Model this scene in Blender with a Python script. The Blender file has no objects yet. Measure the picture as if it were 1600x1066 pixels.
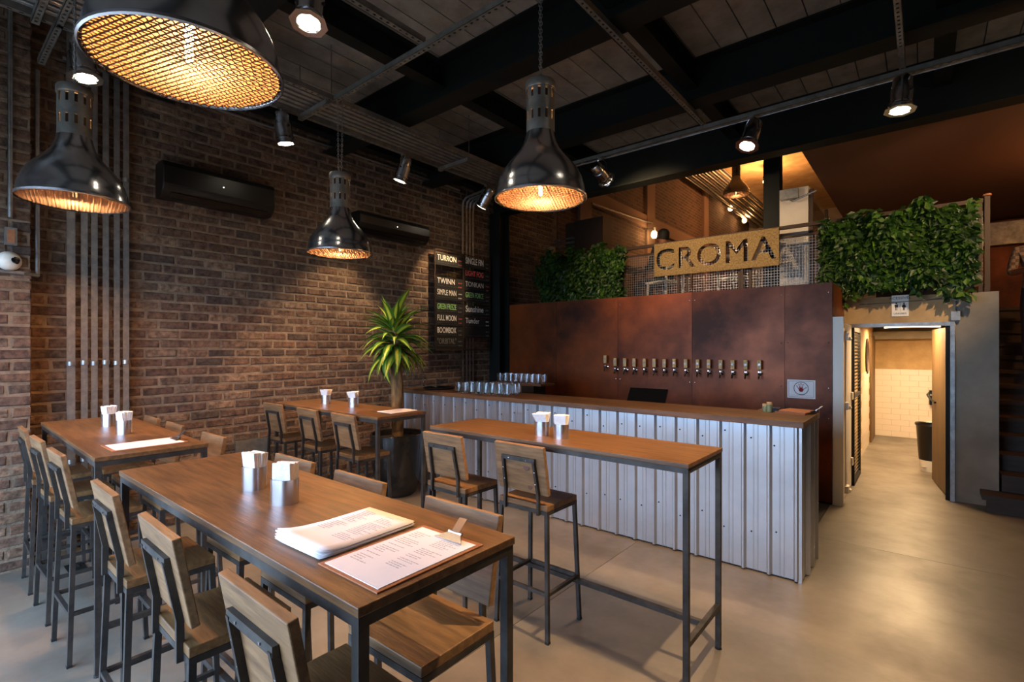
import bpy, bmesh, math, random
from mathutils import Vector, Matrix
random.seed(7)
C = bpy.context.scene.collection
SC = bpy.context.scene

# ------------------------------------------------------------------ camera
H, F, YAW, HY = 1.55, 781.0, 0.690, 543.6       # eye height, focal length (px of 1600), heading, horizon row
cam_d = bpy.data.cameras.new('camera')
cam_d.sensor_width = 36.0
cam_d.lens = F / 1600 * 36
cam_d.shift_y = (HY - 533) / 1600
cam_d.clip_start = 0.02
cam_d.clip_end = 200
cam = bpy.data.objects.new('camera', cam_d)
cam.location = (0, 0, H)
cam.rotation_euler = (math.pi / 2, 0, YAW)
C.objects.link(cam)
SC.camera = cam

# ------------------------------------------------------------------ world and daylight
wd = bpy.data.worlds.new('sky')
SC.world = wd
wd.use_nodes = True
bg = wd.node_tree.nodes['Background']
bg.inputs[0].default_value = (0.50, 0.70, 1.0, 1)
bg.inputs[1].default_value = 8.5
SC.view_settings.view_transform = 'Standard'
SC.view_settings.look = 'None'
SC.view_settings.gamma = 1
SC.view_settings.use_curve_mapping = False
SC.view_settings.exposure = 0.5
portal = bpy.data.lights.new('storefront_portal', 'AREA')
portal.shape = 'RECTANGLE'; portal.size = 4.2; portal.size_y = 2.5
portal.cycles.is_portal = True
po = bpy.data.objects.new('storefront_portal', portal)
po.location = (-2.72, -1.36, 1.27); po.rotation_euler = (math.pi / 2, 0, 0)
C.objects.link(po)
WARM = (1.0, 0.66, 0.36)
AMBER = (1.0, 0.45, 0.16)
P_SPOT, P_PEND, P_CORR, P_MEZZ = 110.0, 50.0, 44.0, 60.0

# ------------------------------------------------------------------ pixel -> place helpers
_s, _c = math.sin(YAW), math.cos(YAW)
def ray(u, v):
    a = (u - 800) / F; b = (HY - v) / F
    return (_c * a - _s, _s * a + _c, b)
def atz(u, v, z):
    r = ray(u, v); t = (z - H) / r[2]; return Vector((r[0] * t, r[1] * t, z))
def atx(u, v, x):
    r = ray(u, v); t = x / r[0]; return Vector((x, r[1] * t, H + r[2] * t))
def aty(u, v, y):
    r = ray(u, v); t = y / r[1]; return Vector((r[0] * t, y, H + r[2] * t))

# ------------------------------------------------------------------ materials
def lin(c):
    return tuple((x / 255 / 12.92) if x / 255 <= 0.04045 else ((x / 255 + 0.055) / 1.055) ** 2.4 for x in c)
MATS = {}
def mat(name, col, rough=0.5, metal=0.0, col2=None, scale=6.0, stretch=(1, 1, 1), bump=0.0, bscale=None,
        island=False, emit=None, estr=0.0, trans=0.0, contrast=(0.35, 0.65), rough2=None, spec=0.5, detail=6, hue=None):
    m = bpy.data.materials.new(name); m.use_nodes = True
    nt = m.node_tree; n = nt.nodes; L = nt.links.new
    p = n['Principled BSDF']
    p.inputs['Roughness'].default_value = rough
    p.inputs['Metallic'].default_value = metal
    p.inputs['Specular IOR Level'].default_value = spec
    c1 = (*lin(col), 1)
    p.inputs['Base Color'].default_value = c1
    if trans: p.inputs['Transmission Weight'].default_value = trans
    if emit:
        p.inputs['Emission Color'].default_value = (*emit, 1); p.inputs['Emission Strength'].default_value = estr
    if col2 or bump:
        tc = n.new('ShaderNodeTexCoord'); mp = n.new('ShaderNodeMapping')
        oi = n.new('ShaderNodeObjectInfo')
        va = n.new('ShaderNodeVectorMath'); va.operation = 'SCALE'; va.inputs[0].default_value = (13.7, 7.1, 9.3)
        L(oi.outputs['Random'], va.inputs['Scale'])
        ad = n.new('ShaderNodeVectorMath'); ad.operation = 'ADD'
        L(tc.outputs['Object'], ad.inputs[0]); L(va.outputs[0], ad.inputs[1])
        mp.inputs['Scale'].default_value = stretch
        L(ad.outputs[0], mp.inputs['Vector'])
        nz = n.new('ShaderNodeTexNoise'); nz.inputs['Scale'].default_value = scale
        nz.inputs['Detail'].default_value = detail; nz.inputs['Roughness'].default_value = 0.62
        L(mp.outputs[0], nz.inputs['Vector'])
        if col2:
            mr = n.new('ShaderNodeMapRange'); mr.inputs[1].default_value = contrast[0]; mr.inputs[2].default_value = contrast[1]
            L(nz.outputs['Fac'], mr.inputs[0])
            mx = n.new('ShaderNodeMix'); mx.data_type = 'RGBA'
            mx.inputs[6].default_value = c1; mx.inputs[7].default_value = (*lin(col2), 1)
            L(mr.outputs[0], mx.inputs[0])
            out = mx.outputs[2]
            if island:
                g = n.new('ShaderNodeNewGeometry')
                aa = n.new('ShaderNodeMath'); aa.operation = 'ADD'
                L(g.outputs['Random Per Island'], aa.inputs[0]); L(oi.outputs['Random'], aa.inputs[1])
                fr = n.new('ShaderNodeMath'); fr.operation = 'FRACT'; L(aa.outputs[0], fr.inputs[0])
                cr = n.new('ShaderNodeValToRGB')
                e = cr.color_ramp.elements
                stops = hue
                e[0].position = 0; e[0].color = (*lin(stops[0]), 1)
                e[1].position = 1; e[1].color = (*lin(stops[-1]), 1)
                for i, sc_ in enumerate(stops[1:-1]):
                    k = e.new((i + 1) / (len(stops) - 1)); k.color = (*lin(sc_), 1)
                L(fr.outputs[0], cr.inputs[0])
                m2 = n.new('ShaderNodeMix'); m2.data_type = 'RGBA'; m2.blend_type = 'MULTIPLY'; m2.inputs[0].default_value = 1.0
                L(cr.outputs[0], m2.inputs[6]); L(out, m2.inputs[7]); out = m2.outputs[2]
            L(out, p.inputs['Base Color'])
            if rough2 is not None:
                r2 = n.new('ShaderNodeMapRange'); r2.inputs[3].default_value = rough; r2.inputs[4].default_value = rough2
                L(mr.outputs[0], r2.inputs[0]); L(r2.outputs[0], p.inputs['Roughness'])
        if bump:
            b = n.new('ShaderNodeBump'); b.inputs['Strength'].default_value = bump; b.inputs['Distance'].default_value = 0.01
            if bscale:
                nb = n.new('ShaderNodeTexNoise'); nb.inputs['Scale'].default_value = bscale; nb.inputs['Detail'].default_value = 5
                L(mp.outputs[0], nb.inputs['Vector']); L(nb.outputs['Fac'], b.inputs['Height'])
            else: L(nz.outputs['Fac'], b.inputs['Height'])
            L(b.outputs[0], p.inputs['Normal'])
    MATS[name] = m
    return m
BR = [(112, 88, 72), (94, 72, 60), (130, 104, 82), (82, 68, 60), (118, 90, 70), (102, 80, 68), (142, 118, 96), (74, 64, 58)]
mat('brick', (255, 255, 255), 0.88, col2=(150, 140, 135), scale=22, bump=0.6, bscale=45, island=True, hue=BR)
mat('mortar', (138, 120, 100), 0.95, col2=(102, 88, 74), scale=9, bump=0.7, bscale=60)
mat('table_wood', (122, 88, 55), 0.42, col2=(70, 49, 31), scale=3.2, stretch=(1.2, 13, 13), bump=0.12, bscale=9, contrast=(0.32, 0.7))
mat('stool_wood', (146, 112, 76), 0.55, col2=(102, 74, 48), scale=3.6, stretch=(1.5, 12, 12), bump=0.12, bscale=9, contrast=(0.32, 0.7))
mat('seat_wood', (134, 100, 62), 0.45, col2=(86, 62, 38), scale=3.6, stretch=(1.5, 12, 12), bump=0.12, bscale=9, contrast=(0.32, 0.7))
mat('counter_wood', (112, 78, 44), 0.5, col2=(66, 44, 26), scale=2.6, stretch=(0.9, 11, 11), bump=0.15, bscale=8, contrast=(0.3, 0.7))
mat('tap_wood', (232, 196, 134), 0.6, col2=(170, 130, 82), scale=20, stretch=(5, 5, 1))
mat('raw_steel', (80, 76, 72), 0.5, 0.6, col2=(54, 52, 50), scale=9, rough2=0.6)
mat('dark_steel', (24, 28, 26), 0.6, 0.0, col2=(17, 20, 19), scale=3, spec=0.25)
mat('galvanised', (168, 168, 166), 0.38, 0.85, col2=(138, 140, 140), scale=14, rough2=0.5)
mat('strut_steel', (150, 148, 142), 0.5, 0.6, col2=(120, 118, 112), scale=10)
mat('aluminium', (214, 215, 218), 0.2, 0.97)
mat('reflector_amber_dim', (106, 76, 50), 0.45)  # amber lamplight and lowered glare put into the base colour
mat('grille_wire', (58, 50, 42), 0.7)
mat('brushed_steel', (205, 205, 208), 0.27, 1.0)
mat('chrome', (215, 215, 218), 0.08, 1.0)
mat('corrugated', (192, 195, 200), 0.36, 0.85, col2=(182, 186, 192), scale=5, rough2=0.42)
mat('concrete_floor', (132, 125, 114), 0.3, col2=(92, 86, 77), scale=1.6, bump=0.05, bscale=30, rough2=0.5, contrast=(0.3, 0.72), detail=9)
mat('concrete_panel', (150, 144, 134), 0.9, col2=(122, 116, 108), scale=6, bump=0.25, bscale=90)
mat('plaster_grey', (150, 142, 128), 0.9, col2=(128, 120, 108), scale=2.4, bump=0.1, bscale=30)
mat('plaster_white', (205, 200, 192), 0.85, col2=(186, 180, 172), scale=2)
mat('plaster_tan', (196, 168, 124), 0.9, col2=(166, 138, 98), scale=2.6, bump=0.35, bscale=9)
mat('tile_white', (232, 222, 208), 0.22)
mat('grout', (176, 162, 142), 0.9)
mat('rust_steel', (140, 70, 30), 0.36, 0.3, col2=(54, 25, 13), scale=1.1, rough2=0.5, contrast=(0.34, 0.66), detail=12, bump=0.04, bscale=12, spec=0.35)
mat('brown_plaster', (112, 74, 50), 0.85)
mat('black_gloss', (12, 12, 13), 0.22)
mat('ac_plastic', (17, 17, 16), 0.35)
mat('black_matte', (16, 16, 17), 0.7)
mat('white_plastic', (232, 226, 212), 0.4)
mat('paper', (238, 238, 242), 0.8)
mat('napkin', (240, 238, 236), 0.95, col2=(225, 222, 220), scale=60, bump=0.3, bscale=120)
mat('ink', (182, 182, 188), 0.9)
mat('ink_dark', (40, 40, 44), 0.8)
mat('ink_red', (140, 30, 36), 0.8)
mat('clipboard_wood', (170, 112, 74), 0.6, col2=(150, 96, 62), scale=60)
mat('chalk', (225, 222, 214), 0.9); mat('chalk_red', (235, 100, 90), 0.9); mat('chalk_green', (150, 205, 130), 0.9); mat('chalk_dim', (120, 118, 112), 0.9)
mat('slate', (22, 22, 23), 0.75)
mat('glass', (250, 252, 252), 0.03, trans=1.0)
mat('pot_glaze', (40, 40, 38), 0.12, col2=(24, 24, 24), scale=4)
mat('soil', (46, 34, 26), 0.95)
mat('bark', (142, 118, 78), 0.9, col2=(84, 66, 42), scale=7, stretch=(3, 3, 0.8), bump=0.8, bscale=14)
mat('ivy', (84, 124, 44), 0.5, col2=(52, 84, 30), scale=4, island=True, hue=[(120, 150, 90), (160, 190, 110), (100, 130, 80), (130, 160, 90), (255, 250, 160), (110, 140, 80), (90, 120, 70)])
mat('sign_gold', (158, 132, 80), 0.5, 0.25, col2=(104, 82, 44), scale=55, bump=0.8, bscale=80)
mat('door_wood', (112, 86, 52), 0.6, col2=(92, 70, 42), scale=2, stretch=(6, 6, 0.7))
mat('step_wood', (62, 46, 32), 0.6, col2=(42, 32, 24), scale=3, stretch=(1, 8, 8))
mat('rubber', (24, 24, 24), 0.8)
mat('bag_black', (18, 18, 20), 0.35)
mat('jar_green', (130, 136, 96), 0.4)
mat('brown_metal', (62, 46, 36), 0.6, 0.3)
mat('skin', (150, 100, 74), 0.6)
mat('cloth_dark', (34, 34, 40), 0.9)
mat('hair_dark', (20, 16, 14), 0.7)
mat('cloth_jeans', (48, 56, 74), 0.9)
mat('lamp_glow', (255, 240, 220), 0.5, emit=(1.0, 0.86, 0.66), estr=26)
mat('bulb_glow', (255, 200, 120), 0.5, emit=(1.0, 0.62, 0.25), estr=30)
mat('led', (255, 255, 255), 0.5, emit=(1, 1, 1), estr=4)
mat('strip_glow', (255, 225, 170), 0.5, emit=(1.0, 0.75, 0.42), estr=8)

def leaf_mat():
    m = bpy.data.materials.new('dracaena_leaf'); m.use_nodes = True
    nt = m.node_tree; n = nt.nodes; L = nt.links.new; p = n['Principled BSDF']
    uv = n.new('ShaderNodeUVMap'); sp = n.new('ShaderNodeSeparateXYZ'); L(uv.outputs[0], sp.inputs[0])
    a = n.new('ShaderNodeMath'); a.operation = 'SUBTRACT'; a.inputs[1].default_value = 0.5; L(sp.outputs[0], a.inputs[0])
    b = n.new('ShaderNodeMath'); b.operation = 'ABSOLUTE'; L(a.outputs[0], b.inputs[0])
    r = n.new('ShaderNodeValToRGB'); L(b.outputs[0], r.inputs[0])
    e = r.color_ramp.elements
    e[0].position = 0.10; e[0].color = (*lin((176, 190, 70)), 1)
    e[1].position = 0.24; e[1].color = (*lin((58, 104, 34)), 1)
    L(r.outputs[0], p.inputs['Base Color']); p.inputs['Roughness'].default_value = 0.38
    MATS['dracaena_leaf'] = m
leaf_mat()
def plaid_mat():
    m = bpy.data.materials.new('plaid'); m.use_nodes = True
    nt = m.node_tree; n = nt.nodes; L = nt.links.new; p = n['Principled BSDF']
    tc = n.new('ShaderNodeTexCoord'); ck = n.new('ShaderNodeTexChecker'); ck.inputs['Scale'].default_value = 28
    ck.inputs[1].default_value = (*lin((150, 140, 130)), 1); ck.inputs[2].default_value = (*lin((104, 98, 98)), 1)
    L(tc.outputs['Object'], ck.inputs[0]); L(ck.outputs[0], p.inputs['Base Color']); p.inputs['Roughness'].default_value = 0.9
    MATS['plaid'] = m
plaid_mat()
def bricktex_mat():
    m = bpy.data.materials.new('brick_far'); m.use_nodes = True
    nt = m.node_tree; n = nt.nodes; L = nt.links.new; p = n['Principled BSDF']
    tc = n.new('ShaderNodeTexCoord'); sp = n.new('ShaderNodeSeparateXYZ'); cb = n.new('ShaderNodeCombineXYZ')
    L(tc.outputs['Object'], sp.inputs[0]); L(sp.outputs[1], cb.inputs[0]); L(sp.outputs[2], cb.inputs[1])
    b = n.new('ShaderNodeTexBrick'); b.inputs['Scale'].default_value = 1.0
    b.inputs['Brick Width'].default_value = 0.24; b.inputs['Row Height'].default_value = 0.081; b.inputs['Mortar Size'].default_value = 0.008
    b.inputs[1].default_value = (*lin((88, 62, 48)), 1); b.inputs[2].default_value = (*lin((66, 46, 38)), 1); b.inputs[3].default_value = (*lin((104, 88, 74)), 1)
    L(cb.outputs[0], b.inputs[0]); L(b.outputs[0], p.inputs['Base Color']); p.inputs['Roughness'].default_value = 0.9
    bp = n.new('ShaderNodeBump'); bp.invert = True; bp.inputs['Strength'].default_value = 0.7; bp.inputs['Distance'].default_value = 0.01
    L(b.outputs['Fac'], bp.inputs['Height']); L(bp.outputs[0], p.inputs['Normal'])
    MATS['brick_far'] = m
bricktex_mat()

# ------------------------------------------------------------------ mesh helpers
def frame_of(d):
    d = Vector(d).normalized()
    up = Vector((0, 0, 1)) if abs(d.z) < 0.95 else Vector((1, 0, 0))
    x = d.cross(up).normalized(); y = x.cross(d).normalized()
    return x, y
class MB:
    def __init__(s): s.v = []; s.f = []
    def box(s, x0, x1, y0, y1, z0, z1):
        b = len(s.v)
        s.v += [(x0, y0, z0), (x1, y0, z0), (x1, y1, z0), (x0, y1, z0), (x0, y0, z1), (x1, y0, z1), (x1, y1, z1), (x0, y1, z1)]
        s.f += [tuple(b + i for i in q) for q in ((3, 2, 1, 0), (4, 5, 6, 7), (0, 1, 5, 4), (1, 2, 6, 5), (2, 3, 7, 6), (3, 0, 4, 7))]
        return s
    def obox(s, M, sx, sy, sz):
        b = len(s.v)
        for p in ((-1, -1, -1), (1, -1, -1), (1, 1, -1), (-1, 1, -1), (-1, -1, 1), (1, -1, 1), (1, 1, 1), (-1, 1, 1)):
            s.v.append(tuple(M @ Vector((p[0] * sx / 2, p[1] * sy / 2, p[2] * sz / 2))))
        s.f += [tuple(b + i for i in q) for q in ((3, 2, 1, 0), (4, 5, 6, 7), (0, 1, 5, 4), (1, 2, 6, 5), (2, 3, 7, 6), (3, 0, 4, 7))]
        return s
    def bar(s, a, b, w, h=None):              # square bar between two points
        h = h or w
        a, b = Vector(a), Vector(b); x, y = frame_of(b - a); k = len(s.v)
        for p in (a, b):
            for sx, sy in ((-1, -1), (1, -1), (1, 1), (-1, 1)):
                s.v.append(tuple(p + x * sx * w / 2 + y * sy * h / 2))
        s.f += [tuple(k + i for i in q) for q in ((0, 1, 5, 4), (1, 2, 6, 5), (2, 3, 7, 6), (3, 0, 4, 7), (3, 2, 1, 0), (4, 5, 6, 7))]
        return s
    def tube(s, pts, r, n=8, cap=True):
        pts = [Vector(p) for p in pts]; k = len(s.v); m = len(pts)
        rr = r if isinstance(r, (list, tuple)) else [r] * m
        px = None
        for i, p in enumerate(pts):
            d = (pts[min(i + 1, m - 1)] - pts[max(i - 1, 0)])
            x, y = frame_of(d)
            if px is not None:
                dn = d.normalized(); x = (px - dn * px.dot(dn))
                x = x.normalized() if x.length > 1e-6 else frame_of(d)[0]
                y = dn.cross(x)
            px = x
            for j in range(n):
                t = 2 * math.pi * j / n
                s.v.append(tuple(p + (x * math.cos(t) + y * math.sin(t)) * rr[i]))
        for i in range(m - 1):
            for j in range(n):
                a = k + i * n + j; b = k + i * n + (j + 1) % n
                s.f.append((a, b, b + n, a + n))
        if cap:
            s.f.append(tuple(k + j for j in reversed(range(n)))); s.f.append(tuple(k + (m - 1) * n + j for j in range(n)))
        return s
    def lathe(s, prof, n=24, M=None, sy=1.0, close=False):
        k = len(s.v); m = len(prof)
        for r, z in prof:
            for j in range(n):
                t = 2 * math.pi * j / n
                p = Vector((r * math.cos(t), r * math.sin(t) * sy, z))
                s.v.append(tuple(M @ p if M else p))
        for i in range(m - 1):
            for j in range(n):
                a = k + i * n + j; b = k + i * n + (j + 1) % n
                s.f.append((a, b, b + n, a + n))
        if close:
            s.f.append(tuple(k + j for j in reversed(range(n)))); s.f.append(tuple(k + (m - 1) * n + j for j in range(n)))
        return s
    def poly(s, pts):
        k = len(s.v); s.v += [tuple(p) for p in pts]; s.f.append(tuple(range(k, k + len(pts)))); return s
    def prism(s, prof, axis, a, b):           # closed 2D profile swept along axis ('x': (y,z), 'y': (x,z), 'z': (x,y))
        k = len(s.v); n = len(prof)
        for t in (a, b):
            for p, q in prof:
                s.v.append({'x': (t, p, q), 'y': (p, t, q), 'z': (p, q, t)}[axis])
        for j in range(n):
            s.f.append((k + j, k + (j + 1) % n, k + n + (j + 1) % n, k + n + j))
        s.f.append(tuple(k + j for j in reversed(range(n)))); s.f.append(tuple(k + n + j for j in range(n)))
        return s
    def mesh(s, name, m, smooth=False):
        me = bpy.data.meshes.new(name); me.from_pydata(s.v, [], s.f)
        if m: me.materials.append(MATS[m])
        bm = bmesh.new(); bm.from_mesh(me); bmesh.ops.recalc_face_normals(bm, faces=bm.faces); bm.to_mesh(me); bm.free()
        if smooth:
            me.polygons.foreach_set('use_smooth', [True] * len(me.polygons))
            try: me.set_sharp_from_angle(angle=math.radians(40))
            except Exception: pass
        me.update(); return me
    def build(s, name, m, parent=None, smooth=False, loc=None, kind=None):
        o = bpy.data.objects.new(name, s.mesh(name, m, smooth)); C.objects.link(o)
        if parent: o.parent = parent
        if loc: o.location = loc
        if kind: o['kind'] = kind
        return o
def tag(o, label, cat, group=None):
    o['label'] = label; o['category'] = cat
    if group: o['group'] = group
    return o
def thing(name, label, cat, loc=(0, 0, 0), rz=0.0, group=None):
    o = bpy.data.objects.new(name, None); o.empty_display_size = 0.1
    C.objects.link(o); o.location = loc; o.rotation_euler = (0, 0, rz)
    return tag(o, label, cat, group)
def struct(o): o['kind'] = 'structure'; return o
def sroot(name, loc=(0, 0, 0)):
    o = bpy.data.objects.new(name, None); o.empty_display_size = 0.1; C.objects.link(o); o.location = loc; return struct(o)
def inst(o, parent=None, loc=None, rot=None):
    c = o.copy(); C.objects.link(c); c.parent = parent
    if loc is not None: c.location = loc
    if rot is not None: c.rotation_euler = rot
    return c
def copy_tree(o, parent=None):
    c = o.copy(); C.objects.link(c); c.parent = parent
    for ch in list(o.children): copy_tree(ch, c)
    return c
def mobj(name, me, parent=None, loc=(0, 0, 0), rot=(0, 0, 0)):
    o = bpy.data.objects.new(name, me); C.objects.link(o); o.parent = parent; o.location = loc; o.rotation_euler = rot; return o
def bevel(o, w, seg=2):
    b = o.modifiers.new('bevel', 'BEVEL'); b.width = w; b.segments = seg; b.limit_method = 'ANGLE'; return o
def text_mesh(txt, size, m, ext=0.0004, align='CENTER', shear=0.0, bold=0.0, sx=1.0):
    cu = bpy.data.curves.new('text', 'FONT'); cu.body = txt; cu.size = size; cu.extrude = ext; cu.align_x = align; cu.align_y = 'CENTER'
    cu.shear = shear; cu.offset = bold; cu.resolution_u = 3; cu.space_character = 1.0
    o = bpy.data.objects.new('text', cu); C.objects.link(o)
    dg = bpy.context.evaluated_depsgraph_get(); me = bpy.data.meshes.new_from_object(o.evaluated_get(dg))
    bpy.data.objects.remove(o); me.materials.clear(); me.materials.append(MATS[m])
    if sx != 1.0:
        for v in me.vertices: v.co.x *= sx
    return me
def add_light(kind, name, loc, power, col, parent=None, size=0.03, spot=None, blend=0.4, aim=None):
    l = bpy.data.lights.new(name, kind); l.energy = power; l.color = col
    if kind in ('POINT', 'SPOT'): l.shadow_soft_size = size
    if kind == 'SPOT': l.spot_size = spot; l.spot_blend = blend
    o = bpy.data.objects.new(name, l); C.objects.link(o); o.location = loc
    if aim is not None: o.rotation_euler = (Vector(aim) - Vector(loc)).to_track_quat('-Z', 'Y').to_euler()
    if parent: o.parent = parent
    return o

# ------------------------------------------------------------------ the setting: floor
XW, XP, XR = -5.05, -4.86, 4.2               # brick wall, pilaster face, right wall
YF, YB = -1.3, 20.0                          # storefront, far end
ZS, ZM = 4.02, 2.10                          # slab soffit, mezzanine floor
floor = sroot('floor')
xs = [XW - 0.1, -1.772, 0.9, XR + 0.1]; ys = [YF - 1.0, 4.75, 11.1]
for i in range(3):
    for j in range(2):
        MB().box(xs[i] + 0.002, xs[i + 1] - 0.002, ys[j] + 0.002, ys[j + 1] - 0.002, -0.06, 0).build('floor_slab', 'concrete_floor', floor)
MB().box(XW - 0.2, XR + 0.2, YF - 1.0, YB, -0.12, -0.062).build('floor_bed', 'grout', floor)
MB().box(-30, 30, -40, YF - 1.0, -0.2, -0.05).build('ground_outside', 'concrete_floor', floor)

# ------------------------------------------------------------------ brick walls
CH, CL = 0.081, 0.2395
def brick_mesh(L, h, seed, depth=0.05):
    r = random.Random(seed); j = lambda a: r.uniform(-a, a)
    v = []
    for (d, ins, jj) in ((-depth, 0.0, 0), (-0.009, 0.0, 0.003), (0.0, 0.008, 0.003)):
        for sy, sz in ((-1, -1), (1, -1), (1, 1), (-1, 1)):
            v.append((d + (j(0.0025) if d > -0.02 else 0), sy * (L / 2 - ins + j(jj)), sz * (h / 2 - ins + j(jj))))
    f = [(8, 9, 10, 11)]
    for k in (0, 4):
        for i in range(4): f.append((k + i, k + (i + 1) % 4, k + 4 + (i + 1) % 4, k + 4 + i))
    return v, f
BM = []
for i in range(10):
    b = MB(); b.v, b.f = brick_mesh(0.224, 0.065, i); BM.append((b.mesh('brick', 'brick'), b))
HM = []
for i in range(4):
    b = MB(); b.v, b.f = brick_mesh(0.105, 0.065, 40 + i); HM.append((b.mesh('brick', 'brick'), b))
def brick_wall(root, x, y0, y1, z1, singles, skip=None):
    pos = []
    for r in range(int(z1 / CH)):
        z = 0.012 + CH * r + 0.0325
        y = y0 - (CL / 2 if r % 2 else 0) + random.uniform(-0.02, 0.02)
        while y < y1:
            a, b = max(y, y0), min(y + CL - 0.0155, y1)
            if b - a > 0.16: pos.append(((a + b) / 2, z, (b - a) / 0.224, False))
            elif b - a > 0.05: pos.append(((a + b) / 2, z, (b - a) / 0.105, True))
            y += CL
    pos = [p for p in pos if not (skip and skip(p))]
    pos.sort(key=lambda p: (p[0] - 0.0) ** 2 + 0.12 * (p[1] - 1.3) ** 2)
    rest = MB()
    for i, (y, z, k, half) in enumerate(pos):
        me, src = random.choice(HM if half else BM)
        dx = random.gauss(0, 0.002); rz = random.gauss(0, 0.008); rx = random.gauss(0, 0.006)
        if i < singles:
            o = mobj('brick', me, root, (x + dx, y, z), (rx, 0, rz)); o.scale = (1, k, 1)
        else:
            q = len(rest.v); cx, sx = math.cos(rx), math.sin(rx)
            for (a, b, c) in src.v: rest.v.append((x + dx + a - b * rz, y + b * k * cx - c * sx, z + b * k * sx + c * cx))
            rest.f += [tuple(q + t for t in f) for f in src.f]
    if rest.v: rest.build('bricks', 'brick', root, kind='stuff')
wl = sroot('wall_left')
MB().box(XW - 0.2, XW - 0.007, 0.5, 7.4, 0, ZS).build('mortar', 'mortar', wl)
brick_wall(wl, XW, 0.56, 7.3, ZS, 300, skip=lambda p: p[0] > 5.85 and p[1] < 2.05)
MB().box(XW - 0.2, XW, 7.4, YB, 0, 7.4).build('far_brickwork', 'brick_far', wl)
MB().box(XW - 0.2, XW, 5.8, 7.4, ZS, 7.4).build('upper_brickwork', 'brick_far', wl)
wp = sroot('wall_pilaster')
MB().box(XW - 0.2, XP - 0.007, YF, 0.555, 0, ZS).build('mortar', 'mortar', wp)
brick_wall(wp, XP, -0.62, 0.562, ZS, 300)
for n, bx_ in (('wall_right', (XR, XR + 0.2, YF, 6.74, 0, 7.4)), ('wall_stair_right', (2.0, 2.2, 6.74, 11.0, 0, 7.4)), ('wall_back', (XW, XR, YB, YB + 0.2, 0, 7.4)),
               ('wall_return', (2.0, XR + 0.2, 6.74, 6.94, 0, 7.4)), ('wall_right_upper', (XR, XR + 0.2, 6.94, YB, 0, 7.4))):
    struct(MB().box(*bx_).build(n, 'plaster_grey'))
wf = struct(MB().box(XW, XR, YF - 0.2, YF, 2.55, ZS).box(-0.62, XR, YF - 0.2, YF, 0, 2.55).build('wall_front', 'plaster_grey'))

# ------------------------------------------------------------------ ceiling: boards, girders, joists
ceil = sroot('ceiling')
MB().box(XW - 0.2, XR + 0.2, YF - 0.2, 5.8, ZS + 0.03, ZS + 0.2).build('slab', 'black_matte', ceil)
girders = [(-0.1, 3.67), (1.38, 3.67), (2.98, 3.67), (4.37, 3.67), (5.68, 3.54)]
edges = [YF] + [g[0] for g in girders]
pw = 0.2085
for j in range(len(edges) - 1):
    ln = edges[j + 1] - edges[j]
    me = MB().box(-pw / 2 + 0.004, pw / 2 - 0.004, -ln / 2, ln / 2, 0, 0.03).mesh('ceiling_board', 'concrete_panel')
    for i in range(44):
        o = mobj('ceiling_board', me, ceil, (XW + pw * (i + 0.5), (edges[j] + edges[j + 1]) / 2, ZS + random.uniform(0, 0.003)))
for k, (y, zb) in enumerate(girders):
    w = 0.1
    prof = [(y - w, zb), (y + w, zb), (y + w, zb + .014), (y + .006, zb + .014), (y + .006, ZS - .014), (y + w, ZS - .014), (y + w, ZS), (y - w, ZS), (y - w, ZS - .014), (y - .006, ZS - .014), (y - .006, zb + .014), (y - w, zb + .014)]
    tag(MB().prism(prof, 'x', XW if y > .56 else XP, XR).build('steel_girder', 'dark_steel'),
        ['dark steel girder right above the camera', 'dark steel girder above the big front pendant lamp',
         'dark steel girder above the pendant lamp at the bar table', 'dark steel girder in front of the spotlight rail over the bar', 'deepest dark steel girder along the mezzanine edge'][k], 'girder')
n = 0
for k in range(len(girders) - 1):
    for x in (-4.9, -3.25, -1.57, 0.12, 1.8, 3.4):
        if x == -4.9 and k < 1: continue
        y0, y1 = girders[k][0] + .008, girders[k + 1][0] - .008; zb = 3.8; w = .06
        prof = [(x - w, zb), (x + w, zb), (x + w, zb + .01), (x + .005, zb + .01), (x + .005, ZS - .016), (x + w, ZS - .016), (x + w, ZS - .006), (x - w, ZS - .006), (x - w, ZS - .016), (x - .005, ZS - .016), (x - .005, zb + .01), (x - w, zb + .01)]
        o = MB().prism(prof, 'y', y0, y1).build('steel_joist', 'dark_steel')
        side = {-4.9: 'along the brick wall', -3.25: 'above the wall cable tray', -1.57: 'above the middle of the room', 0.12: 'right of the middle', 1.8: 'far right', 3.4: 'at the right wall'}[x]
        tag(o, 'short dark steel joist %s, between girders %s' % (side, ['above the camera', 'over the front tables', 'over the bar table', 'over the bar'][k]), 'joist', 'joists between the girders')
# column by the brick wall
cx, cy = -4.93, 5.68
m = MB().box(cx - .1, cx + .1, cy - .115, cy - .1, 0, 3.54).box(cx - .1, cx + .1, cy + .1, cy + .115, 0, 3.54).box(cx - .006, cx + .006, cy - .1, cy + .1, 0, 3.54)
tag(m.build('steel_column', 'dark_steel'), 'dark steel column against the brick wall at the bar corner', 'column')

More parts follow.
